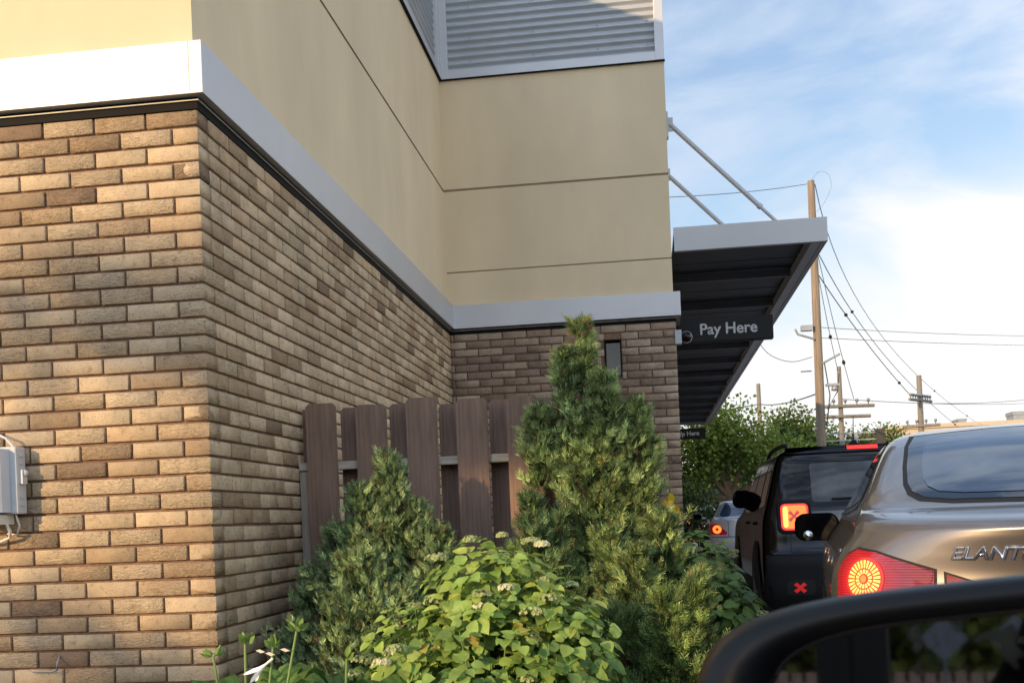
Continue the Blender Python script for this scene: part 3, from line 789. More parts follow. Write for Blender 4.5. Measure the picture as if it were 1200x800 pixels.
def hosta():
    rng = np.random.default_rng(3)
    spots = ((-1.02, 3.36, 8, 0.30, 'broad-leaved hosta with ribbed green leaves in front of the small juniper'), (-1.27, 3.22, 7, 0.26, 'hosta with a drooping white trumpet flower at the foot of the brick corner'))
    for (x, y, n, L, lab) in spots:
        t = thing('hosta', lab, 'plant', (x, y, 0.13))
        V = []; F = []; C = []
        vs = []; mb_v = []; mb_f = []; cols = []
        for k in range(n*3):
            a = rng.random()*6.28; l = L*(0.8+0.4*rng.random()); w = l*0.30; rise = 0.20+0.20*rng.random()
            rows, cs = 10, 8; base = len(mb_v)
            tone = 0.8+0.45*rng.random()
            for i in range(rows+1):
                u = i/rows; rad = 0.04+u*l; z = 0.08 + rise*(1-(1-min(1, u*1.5))**2) - 0.32*max(0, u-0.55)**1.3*l/0.25*0.9 + 0.05
                hw = w*math.sin(math.pi*min(1, u*0.93+0.05))**0.8
                for j in range(cs+1):
                    s = j/cs*2-1
                    zz = z + abs(s)*hw*0.35 + 0.004*math.cos(s*22)
                    xx = rad; yy = s*hw
                    mb_v.append((math.cos(a)*xx-math.sin(a)*yy, math.sin(a)*xx+math.cos(a)*yy, zz))
            for i in range(rows):
                for j in range(cs):
                    q = base+i*(cs+1)+j; mb_f.append((q, q+1, q+cs+2, q+cs+1)); cols.append(np.array((0.11, 0.20, 0.045))*tone*(1.25 if j % 2 else 0.95))
        me = np_mesh('leaves', np.array(mb_v), np.array(mb_f), np.array(cols), True)
        link('leaves', me, M['leaf'], t)
        st = ((0.06, -0.05, 0.56, 1),) if x > -1.2 else ((0.077, 0.08, 0.605, 2), (-0.12, 0.08, 0.58, 0), (-0.014, 0.08, 0.615, 0), (0.156, 0.08, 0.655, 0))
        for (sx, sy, h, fl) in st:
            b = MB(); b.tube([(sx*0.3, sy*0.3, 0.1), (sx*0.6, sy*0.6, h*0.5), (sx, sy, h)], [0.006, 0.005, 0.004], 7)
            s = b.build('flower_stalk', M['stem'], t)
            p, d = floret_head(rng, 9, 0.012, 1.0)
            T, TF = leaf_template(0.5, -0.3, 0.28)
            d[:, 2] += 0.7
            V_, F_, c_ = scatter(T, TF, frames(d, rng), p+np.array([sx, sy, h-0.004]), np.full(9, 0.036), np.tile(np.array((0.22, 0.34, 0.09)), (9, 1)), rng)
            link('bud', np_mesh('bud', V_, F_, c_), M['leaf'], t)
            if fl == 2:   # trumpet flower hanging down-left and open small ones
                bb = MB(); p0 = Vector((sx+0.005, sy-0.02, h-0.035)); dr = Vector((-0.80, -0.1, -0.62)).normalized()
                u = dr.cross(Vector((0, 1, 0))).normalized(); w_ = dr.cross(u)
                prof = [(0.004, 0), (0.004, 0.03), (0.009, 0.05), (0.015, 0.065)]; n_ = 12
                rings = [[p0+dr*tt+(u*math.cos(6.283*q/n_)+w_*math.sin(6.283*q/n_))*rr for q in range(n_)] for rr, tt in prof]
                vs = [v for r_ in rings for v in r_]
                bb.add(vs, [(i*n_+q, i*n_+(q+1) % n_, (i+1)*n_+(q+1) % n_, (i+1)*n_+q) for i in range(3) for q in range(n_)], smooth=True)
                for q in range(6):
                    a = 6.283*q/6; o = u*math.cos(a)+w_*math.sin(a); tg = -u*math.sin(a)+w_*math.cos(a); c0 = p0+dr*0.063+o*0.014
                    bb.add([c0-tg*0.008, c0+tg*0.008, c0+dr*0.022+o*0.013+tg*0.006, c0+dr*0.034+o*0.02, c0+dr*0.022+o*0.013-tg*0.006], [(0, 1, 2, 3, 4)])
                for (ox, oy, oz) in ((-0.035, -0.02, -0.012), (0.045, -0.02, -0.01), (0.0, -0.03, -0.02)):
                    c = Vector((sx+ox, sy+oy, h+oz))
                    bb.add([c+Vector(v) for v in ((-0.016, 0, 0.003), (0, -0.004, 0.007), (0.016, 0, -0.002), (0, 0.004, -0.006))], [(0, 1, 2, 3)])
                bb.build('flower', M['white'], t, fix=False)
    return

def broad_tree(name, label, loc, H, trunk_h, blobs, seed, n, ls, c_dark, c_lit, tr=0.16, group=None, cat='tree', matl='farleaf'):
    """trunk + limbs + crown of leaf clumps following blobs (relative to loc)"""
    rng = np.random.default_rng(seed); pr = random.Random(seed)
    t = thing(name, label, cat, loc, group=group)
    w = MB()
    fork = Vector((0.1*pr.uniform(-1, 1), 0, trunk_h))
    w.tube([(0, 0, -0.05), (0.02, 0, trunk_h*0.5), fork], [tr*1.25, tr, tr*0.85], 10)
    T, TF = leaf_template(0.1, 0.1, 0.42); T = T[[0, 4, 5, 8, 11, 10, 9, 6, 3, 7]] if False else T
    TQ = np.array([(-0.42, 0.45, 0.03), (0, 0, 0), (0.42, 0.45, 0.03), (0, 1, 0)]); QF = np.array([(1, 2, 3, 0)])
    P = []; D = []; C = []
    vol = sum(b[3]*b[4]*b[5] for b in blobs)
    for b in blobs:
        c0 = np.array(b[:3]); rad = np.array(b[3:6])
        mid = fork.lerp(Vector(c0), 0.5)+Vector((0, 0, -0.1))
        w.tube([fork-Vector((0, 0, 0.1)), mid, Vector(c0)], [tr*0.6, tr*0.36, tr*0.12], 6, cap=False)
        m = int(n*(b[3]*b[4]*b[5])/vol); nc = max(6, m//34)
        for k in range(nc):
            v = rng.normal(size=3); v /= np.linalg.norm(v)
            dep = rng.random()**0.45
            q = c0+v*rad*dep*(1+0.10*rng.normal())
            if k % 6 == 0: w.tube([Vector(c0), Vector((c0+q)/2+np.array([0, 0, -0.05])), Vector(q)], [tr*0.14, tr*0.08, tr*0.03], 4, cap=False)
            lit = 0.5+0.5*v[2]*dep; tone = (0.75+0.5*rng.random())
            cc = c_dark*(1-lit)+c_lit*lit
            k_ = 34; r_ = ls*2.3
            pp = rng.normal(size=(k_, 3))*np.array([r_, r_, r_*0.55]); P.append(q+pp)
            dd = rng.normal(size=(k_, 3)); dd[:, 2] -= 0.3; D.append(dd); C.append(np.tile(cc*tone, (k_, 1))*(0.8+0.4*rng.random((k_, 1))))
    P = np.concatenate(P); D = np.concatenate(D); C = np.concatenate(C)
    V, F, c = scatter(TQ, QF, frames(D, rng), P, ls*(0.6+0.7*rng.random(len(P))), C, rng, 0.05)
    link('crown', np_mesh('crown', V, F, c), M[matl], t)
    w.build('trunk', M['bark'], t, fix=False)
    return t

A = lambda *c: np.array(c)
def plants():
    conifer('juniper_shrub', 'dense blue-green juniper with upright tufts before the left end of the fence', (-1.20, 4.62, 0.13),
            [(0.08, 0.0, 0.35, 1.26, 0.17, 1.9), (-0.04, -0.03, 0.25, 1.12, 0.17, 1.5), (0.19, 0.0, 0.35, 1.05, 0.16, 1.5), (-0.16, 0.0, 0.15, 0.95, 0.19, 1.5),
             (0.0, -0.16, 0.2, 0.85, 0.25, 1.6), (0.30, -0.05, 0.3, 0.94, 0.13, 1.2), (-0.29, 0.04, 0.2, 0.78, 0.12, 1.0), (-0.06, -0.22, 0.0, 0.66, 0.26, 1.2), (0.16, -0.2, 0.0, 0.7, 0.24, 1.0)],
            11, A(0.095, 0.16, 0.070), A(0.33, 0.45, 0.20), A(0.14, 0.09, 0.05), sp=0.036, dens=1.45, blade=0.085, lean=1.35, out=0.5)
    conifer('juniper_tree', 'tall ragged juniper with yellow-green tips at the right end of the fence', (-0.20, 4.78, 0.13),
            [(-0.08, 0.03, 1.05, 1.82, 0.085, 0.8), (-0.16, 0.0, 1.10, 1.68, 0.06, 0.5), (0.01, 0.02, 1.0, 1.58, 0.10, 0.9), (-0.27, 0.0, 1.12, 1.44, 0.09, 0.6), (0.15, 0.02, 0.98, 1.44, 0.09, 0.8),
             (-0.05, 0.0, 0.80, 1.38, 0.17, 1.4), (-0.02, 0.0, 0.4, 1.10, 0.15, 1.2), (0.09, 0.03, 0.4, 1.2, 0.17, 1.6), (0.24, -0.05, 0.2, 0.98, 0.15, 1.4), (0.02, -0.15, 0.1, 0.90, 0.15, 1.3), (0.12, -0.2, 0.0, 0.82, 0.22, 1.5), (0.30, 0, 0, 0.7, 0.15, 1.0)],
            23, A(0.080, 0.145, 0.055), A(0.38, 0.50, 0.19), A(0.17, 0.11, 0.05), sp=0.043, dens=1.25, blade=0.07, lean=1.0, out=0.9)
    conifer('juniper_shrub', 'low pale yellow-green juniper spreading below the tall juniper', (0.02, 3.98, 0.13),
            [(0.02, 0.0, 0.1, 0.66, 0.16, 1.1), (0.12, 0.05, 0.1, 0.72, 0.10, 0.6), (-0.14, 0.06, 0.1, 0.60, 0.17, 1.0), (0.05, -0.05, 0.0, 0.48, 0.2, 0.8)],
            31, A(0.085, 0.14, 0.045), A(0.26, 0.36, 0.11), A(0.16, 0.12, 0.05), sp=0.050, dens=1.2, blade=0.07, lean=1.1, out=0.7)
    # spreading low branches left of the tall juniper
    conifer('juniper_shrub', 'thin juniper shoots poking up between the fence and the flowering hydrangea', (-0.50, 4.55, 0.13),
            [(0.0, 0.0, 0.3, 1.05, 0.11, 0.9), (0.10, 0.05, 0.3, 0.98, 0.10, 0.7)], 37, A(0.07, 0.12, 0.05), A(0.17, 0.27, 0.11), A(0.14, 0.09, 0.05), sp=0.05, lean=1.4, out=0.5)
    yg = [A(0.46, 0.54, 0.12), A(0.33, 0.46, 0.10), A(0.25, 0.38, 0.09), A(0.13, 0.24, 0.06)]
    hydrangea('hydrangea_bush', 'bright yellow-green hydrangea with cream flower heads in the foreground', (-0.52, 3.62, 0.13),
              [(-0.02, 0.0, 0.62, 0.24, 0.24, 0.32), (-0.24, -0.05, 0.40, 0.24, 0.25, 0.36), (0.18, -0.02, 0.42, 0.24, 0.25, 0.36), (-0.02, -0.15, 0.32, 0.34, 0.25, 0.38), (0.24, 0.0, 0.36, 0.14, 0.2, 0.32), (-0.38, -0.04, 0.20, 0.20, 0.2, 0.30)],
              7, 4700, 0.051, yg, 44, 0.034, (0.80, 0.79, 0.52))
    dg = [A(0.22, 0.32, 0.08), A(0.16, 0.26, 0.065), A(0.12, 0.20, 0.055), A(0.08, 0.14, 0.04)]
    hydrangea('hydrangea_bush', 'darker hydrangea with faded flower heads beside the black vehicle lane', (0.22, 6.1, 0.13),
              [(0.0, 0.0, 0.45, 0.26, 0.35, 0.42), (0.14, -0.2, 0.30, 0.22, 0.3, 0.40), (-0.2, 0.2, 0.5, 0.25, 0.3, 0.44), (0.05, 0.6, 0.45, 0.26, 0.4, 0.42)],
              8, 2000, 0.075, dg, 20, 0.032, (0.36, 0.38, 0.20))
    hosta()
    # yellow leaves at the wall
    rng = np.random.default_rng(2); T, TF = leaf_template(0.2, 0.5, 0.22)
    t = thing('yellow_leaf_plant', 'bright yellow drooping leaves against the right brick wall edge', 'plant', (0.155, 7.0, 0.13))
    b = MB(); b.tube([(0, 0, 0), (0.02, 0, 0.6), (0.0, 0, 1.13)], [0.006, 0.005, 0.002], 6); b.build('stem', M['stem'], t)
    n = 7; P = np.stack([rng.normal(size=n)*0.012-0.03, rng.normal(size=n)*0.02, 0.98+0.13*rng.random(n)], 1)
    D = np.stack([rng.normal(size=n)*0.35, rng.normal(size=n)*0.3-0.2, -1.0+0.3*rng.normal(size=n)], 1)
    V, F, c = scatter(T, TF, frames(D, rng, np.tile(A(0.1, -1, 0.2), (n, 1))), P, np.full(n, 0.10), np.tile(A(0.75, 0.50, 0.03), (n, 1)), rng)
    link('leaves', np_mesh('leaves', V, F, c), M['leaf'], t)

def background():
    lit = A(0.28, 0.36, 0.06); dk = A(0.05, 0.085, 0.02)
    G = 'trees beyond the end of the lane'
    broad_tree('maple_tree', 'sunlit green tree with a forked trunk beyond the silver car', (2.25, 31, 0), 3.9, 1.55,
               [(-0.9, 0, 2.6, 1.0, 1.0, 0.75), (0.4, 0, 2.9, 1.1, 1.0, 0.8), (-0.2, 0.2, 3.5, 1.0, 1.0, 0.6), (1.3, 0, 2.4, 0.9, 0.9, 0.7), (-1.5, 0, 1.9, 0.8, 0.8, 0.6), (-0.6, 0.1, 3.2, 0.7, 0.8, 0.7)], 51, 11000, 0.11, dk, lit, 0.17, G)
    broad_tree('maple_tree', 'taller looser green tree just left of the big wooden utility pole', (4.6, 40, 0), 4.9, 1.8,
               [(-0.8, 0, 2.9, 1.3, 1.2, 0.9), (0.6, 0, 3.3, 1.3, 1.2, 1.0), (0.3, 0, 4.2, 1.0, 1.0, 0.6), (1.8, 0, 2.6, 1.0, 1.0, 0.8)], 52, 9500, 0.12, dk, A(0.13, 0.20, 0.035), 0.17, G)
    broad_tree('oak_tree', 'feathery tree showing behind the steel rack and pole crossarms', (7.7, 44, 0), 5.0, 1.8,
               [(-0.9, 0, 3.5, 1.2, 1.2, 0.9), (0.9, 0, 3.4, 1.2, 1.2, 0.8), (1.6, 0, 3.3, 0.9, 0.9, 0.8), (0.0, 0, 2.5, 1.6, 1.2, 1.0)], 53, 10000, 0.12, A(0.03, 0.055, 0.02), A(0.11, 0.17, 0.04), 0.2, G)
    broad_tree('dark_bush', 'dark bushy evergreen low behind the brick wall edge', (1.15, 27, 0), 2.2, 0.4,
               [(-0.2, 0, 1.0, 0.8, 0.8, 0.8), (-0.9, 0, 1.3, 0.7, 0.8, 0.9)], 54, 5000, 0.08, A(0.02, 0.045, 0.015), A(0.06, 0.11, 0.03), 0.1, cat='bush')
    for i, (x, y, h, lb) in enumerate(((-3.5, 52, 4.4, 'broad tree half hidden behind the end of the restaurant'), (3.5, 60, 4.6, 'distant tree left of the far thin pole'), (16, 58, 4.0, 'distant low tree to the right behind the bronze car roof'))):
        broad_tree('maple_tree', lb, (x, y, 0), h, 1.5, [(-0.9, 0, h*0.55, 1.6, 1.3, 1.0), (0.9, 0, h*0.6, 1.5, 1.3, 0.9), (0, 0, h*0.78, 1.3, 1.2, 0.8)], 60+i, 7000, 0.16, dk, lit*0.85, 0.18, G)
    # far buildings
    t = thing('far_building', 'long low beige commercial building on the horizon with rooftop units', 'building', (24, 74, 0))
    b = MB(); b.box(-8.6, 22, 0, 12, 0, 6.05); b.build('wall', M['beigewall'], t)
    b = MB(); b.box(-8.7, 22, -0.12, 12, 6.05, 6.30); b.box(-8.7, 22, -0.06, -0.001, 3.9, 4.1); r = b.build('parapet', M['beigewall'], t)
    for k in range(9):
        w = MB(); w.box(-7.6+k*3.2, -5.9+k*3.2, -0.03, 0.02, 4.5, 5.35); o = w.build('window', M['windowdark'], t)
        f = MB(); f.box(-7.7+k*3.2, -5.8+k*3.2, -0.07, -0.031, 5.352, 5.45); f.box(-6.80+k*3.2, -6.74+k*3.2, -0.05, -0.031, 4.5, 5.35); f.build('frame', M['plastic'], o)
    for (x, w_, h) in ((0.0, 1.5, 0.65), (6.0, 2.2, 0.7), (-3.5, 0.5, 0.35)):
        b = MB(); b.box(x, x+w_, 2, 3.5, 6.35, 6.35+h*0.65); b.box(x-0.05, x+w_+0.05, 1.95, 3.55, 6.35+h*0.65, 6.35+h); b.box(x+0.1, x+w_-0.1, 2.1, 3.4, 6.29, 6.35); u = b.build('rooftop_unit', M['steel'], t)
    t = thing('far_house', 'low brown brick building with a dark roof behind the sunlit tree', 'building', (4.2, 42, 0))
    b = MB(); b.box(-3.5, 9, 0, 8, 0, 1.75); b.build('wall', M['redwall'], t)
    b = MB(); b.box(-3.8, 9.3, -0.4, 8.3, 1.752, 2.0); b.build('roof', M['roofdark'], t)
    for k in range(5):
        w = MB(); w.box(-2.4+k*2.4, -1.1+k*2.4, -0.02, 0.02, 0.8, 1.5); w.build('window', M['windowdark'], t)
    b = MB(); b.box(-3.3, 9, -0.5, -0.38, 1.2, 1.4); b.build('trim_board', M['curb'], t)

def pole_and_wires():
    def pole(lab, x, y, h, r, m='pole', arms=(), extra=None):
        t = thing('utility_pole', lab, 'utility pole', (x, y, 0))
        b = MB(); b.tube([(0, 0, -0.1), (0.02, 0, h*0.5), (0, 0, h)], [r*1.2, r, r*0.8], 14); b.build('shaft', M[m], t)
        for (z, hw, dx, nI, rot) in arms:
            a = MB(); c, s = math.cos(rot), math.sin(rot)
            a.tube([(dx-hw*c, -hw*s-r, z), (dx+hw*c, hw*s-r, z)], 0.06, 6); am = a.build('crossarm', M['poleg'], t)
            for k in range(nI):
                u = -hw+2*hw*(k+0.5)/nI
                i = MB(); i.lathe((dx+u*c, u*s-r, z+0.05), [(0.02, 0), (0.02, 0.08), (0.06, 0.09), (0.05, 0.14), (0.065, 0.15), (0.03, 0.2), (0, 0.2)], 'z', 8)
                i.build('insulator', M['steel'], am, fix=False)
        return t
    z = -0.08
    t = pole('tall orange-brown wooden utility pole rising above the canopy', 4.86, 32, 10.42, 0.122)
    b = MB()
    b.box(-0.45, -0.13, -0.2, 0.0, 6.15, 6.3); b.build('transformer_switch', M['steel'], t); b = MB(); b.tube([(-0.10, -0.15, 5.9), (-0.55, -0.2, 6.05), (-0.62, -0.2, 6.2)], 0.03, 6); b.build('side_arm', M['steel'], t)
    b = MB(); b.tube([(0.1, -0.1, 5.2), (0.6, -0.1, 5.45)], 0.03, 6); b.build('side_arm', M['steel'], t); b = MB(); b.box(0.18, 0.55, -0.15, 0, 4.55, 4.62); b.lathe((0.42, -0.1, 4.40), [(0.0, 0), (0.10, 0.02), (0.08, 0.14), (0.0, 0.15)], 'z', 10)
    b.build('lamp_head', M['steel'], t)
    for (x0, z0, x1, z1) in ((0.2, 3.9, 0.55, 4.9), (0.16, 3.4, 0.16, 5.2), (-0.5, 5.0, -0.2, 5.0)):
        b = MB(); b.tube([(x0, -0.12, z0), ((x0+x1)/2+0.12, -0.12, (z0+z1)/2), (x1, -0.12, z1)], 0.018, 5); b.build('drop_loop', M['wire'], t)
    # thinner poles behind
    t = pole('thin grey pole with two crossarms behind the steel rack', 6.45, 38, 5.85, 0.085, 'poleg', ((4.50, 1.0, 0.15, 5, 0.2), (4.15, 0.8, 0.2, 0, 0.2)))
    t = pole('short far pole left of the tall wooden pole', 5.45, 55, 7.35, 0.12, 'poleg', ((5.3, 0.35, 0.2, 2, 0.3),))
    t = pole('far pole with a crowded insulator crossarm above the beige building', 10.7, 45, 6.2, 0.12, 'poleg', ((5.20, 0.95, 0.0, 9, 0.9), (4.2, 0.7, 0.0, 4, -0.3)))
    b = MB(); b.tube([(-1.0, -0.2, 3.5), (-0.6, -0.25, 3.1), (0.4, -0.25, 3.0), (1.0, -0.2, 3.4)], 0.02, 5); b.build('drop_loop', M['wire'], t); b = MB(); b.box(0.15, 0.5, -0.3, -0.05, 3.1, 3.7); b.build('transformer', M['steel'], t)
    t = thing('steel_rack', 'open dark steel frame standing beside the tall wooden pole', 'steel frame', (6.55, 36, 0))
    b = MB()
    for x in (-1.05, 0.0, 0.68): b = MB(); b.box(x-0.05, x+0.05, -0.05, 0.05, 0, 3.45); b.build('upright', M['steel'], t)
    for zz in (2.7, 2.98, 3.22, 3.44): b = MB(); b.box(-1.1, 0.73, -0.04, 0.04, zz, zz+0.035); b.build('crossbar', M['steel'], t)
    b = MB(); b.box(0.62, 0.86, -0.12, 0.12, 0, 3.55); b.build('panel_post', M['roofdark'], t)
    W = bpy.data
    def wire(lab, pts, r, sag=0.0, beads=(), group='overhead power lines'):
        a, c = Vector(pts[0]), Vector(pts[-1]); n = 22; P = []
        for i in range(n+1):
            u = i/n
            if len(pts) == 2: p = a.lerp(c, u)
            else:
                m_ = Vector(pts[1]); p = a*(1-u)**2+m_*2*u*(1-u)+c*u*u
            p = p.copy(); p.z -= sag*4*u*(1-u); P.append(p)
        t_ = thing('power_line', lab, 'power line', P[0], group=None)
        o0 = Vector(P[0]); b = MB(); b.tube([p-o0 for p in P], r, 5); b.build('cable', M['wire'], t_, fix=False)
        for u in beads:
            i = int(u*n); p = P[i]-o0; d = (P[i+1]-P[i]).normalized()*0.09
            s = MB(); s.tube([p-d*1.6, p-d, p, p+d, p+d*1.6], [0.01, 0.035, 0.06, 0.035, 0.01], 8); s.build('spacer', M['wire'], t_, fix=False)
    return wire
def wires(wire):
    wire('upper line sloping right from the tall pole top, with spacers', [(4.97, 32, 10.32), (9.5, 54, 9.2), (25.5, 88, 6.9)], 0.013, 0.0, (0.75, 0.93))
    wire('middle line sloping right from the tall pole across the bright cloud', [(5.0, 31.95, 8.3), (10.5, 52, 7.4), (23.0, 80, 5.15)], 0.014, 0.0, (0.2, 0.82))
    wire('lower line from the tall pole down to the crowded crossarm', [(4.94, 32, 7.79), (7.3, 38, 6.55), (10.3, 44.8, 5.42)], 0.015, 0.0, (0.3, 0.9))
    wire('thin line from the pole top leftwards behind the canopy stays', [(4.74, 32, 10.34), (0.5, 28, 8.85), (-6, 22, 8.0)], 0.009)
    wire('upper one of two flat lines crossing the sky at mid height', [(4.9, 32, 6.25), (14.7, 45, 7.54), (26, 60, 9.4)], 0.009, 0.1)
    wire('lower one of two flat lines crossing the sky at mid height', [(4.9, 32, 5.95), (14.7, 45, 7.24), (26, 60, 8.8)], 0.009, 0.1)
    wire('left one of the steep lines from the tall pole to the thin grey pole', [(4.93, 32, 8.0), (6.42, 38, 5.7)], 0.010, 0.15, (0.6,))
    wire('right one of the steep lines from the tall pole to the thin grey pole', [(4.96, 32, 8.4), (6.9, 38, 4.75)], 0.010, 0.2, (0.7,))
    wire('heavy line from the short far pole to the tall wooden pole', [(5.45, 55, 6.35), (5.2, 44, 5.3), (4.9, 32, 4.4)], 0.022, 0.1)
    wire('heavy line from the short far pole off to the left', [(5.45, 55, 6.35), (-4, 48, 5.6)], 0.022, 0.3)
    wire('low line from the steel rack to the right horizon', [(6.5, 38, 4.75), (19.5, 60, 6.15)], 0.012, 0.1)
    wire('faint top line running to the far right pole tops', [(10.7, 45, 5.1), (26, 66, 7.4)], 0.012, 0.3)
    t = thing('power_line', 'looped slack cable hanging left of the tall pole at canopy height', 'power line', (4.7, 31.9, 5.3))
    b = MB(); b.tube(catmull([(-1.6, 0, 0.8), (-1.2, 0, 0.25), (-0.6, 0, 0.0), (0.0, 0, 0.1)], 20), 0.010, 5); b.build('cable', M['wire'], t)
    t = thing('power_line', 'small cable loop at the very top of the tall pole', 'power line', (4.86, 31.8, 10.4))
    b = MB(); b.tube(catmull([(0.0, 0.1, 0.0), (0.2, 0.05, 0.22), (0.45, 0, 0.12), (0.52, 0, -0.25), (0.30, 0.05, -0.7), (0.1, 0.1, -0.9)], 26), 0.0035, 5); b.build('cable', M['wire'], t)

# ------------------------------------------------------------------ vehicles
def catmull(keys, n):
    """keys: rows of numbers; interpolate smoothly (monotone-ish) to n rows"""
    K = np.array(keys, float); m = len(K)
    t = np.linspace(0, m-1, n); i = np.clip(t.astype(int), 0, m-2); u = (t-i)[:, None]
    P = np.vstack([2*K[0]-K[1], K, 2*K[-1]-K[-2]])
    p0, p1, p2, p3 = P[i], P[i+1], P[i+2], P[i+3]
    return 0.5*((2*p1)+(-p0+p2)*u+(2*p0-5*p1+4*p2-p3)*u*u+(-p0+3*p1-3*p2+p3)*u**3)

def body_shell(keys, nlay, nr, nf, nside=26, q=26, hip=0.0):
    """stack of plan outlines: key = z, half width, rear y, front y, rear corner depth, front corner depth, rear bow, front bow"""
    L = catmull(keys, nlay); V = []
    for (z, w, yr, yf, dr, df, br, bf) in L:
        w = max(w, 0.01); ln = yf-yr; dr = min(dr, ln*0.45); df = min(df, ln*0.45)
        prof = []
        for k in range(q+1):                       # rear half: centre to side
            th = math.pi/2*k/q
            x = w*max(0, math.sin(th))**(2/nr); y = yr+dr*(1-max(0, math.cos(th))**(2/nr)) + br*(x/w)**2*(1-(x/w)**8)
            prof.append((x, y))
        ys, ye = yr+dr, yf-df
        for k in range(1, nside):
            u = k/nside; prof.append((w*(1+hip*math.sin(math.pi*u)*0), ys+(ye-ys)*u))
        for k in range(q+1):
            th = math.pi/2*(1-k/q)
            x = w*max(0, math.sin(th))**(2/nf); y = yf-df*(1-max(0, math.cos(th))**(2/nf)) - bf*(x/w)**2*(1-(x/w)**8)
            prof.append((x, y))
        ring = prof + [(-x, y) for (x, y) in prof[::-1][1:-1]]
        V += [(x, y, z) for (x, y) in ring]
    n = len(ring); F = []
    for i in range(nlay-1):
        for k in range(n):
            F.append((i*n+k, i*n+(k+1) % n, (i+1)*n+(k+1) % n, (i+1)*n+k))
    F.append(tuple(range(n))); F.append(tuple(range((nlay-1)*n, nlay*n))[::-1])
    return V, F

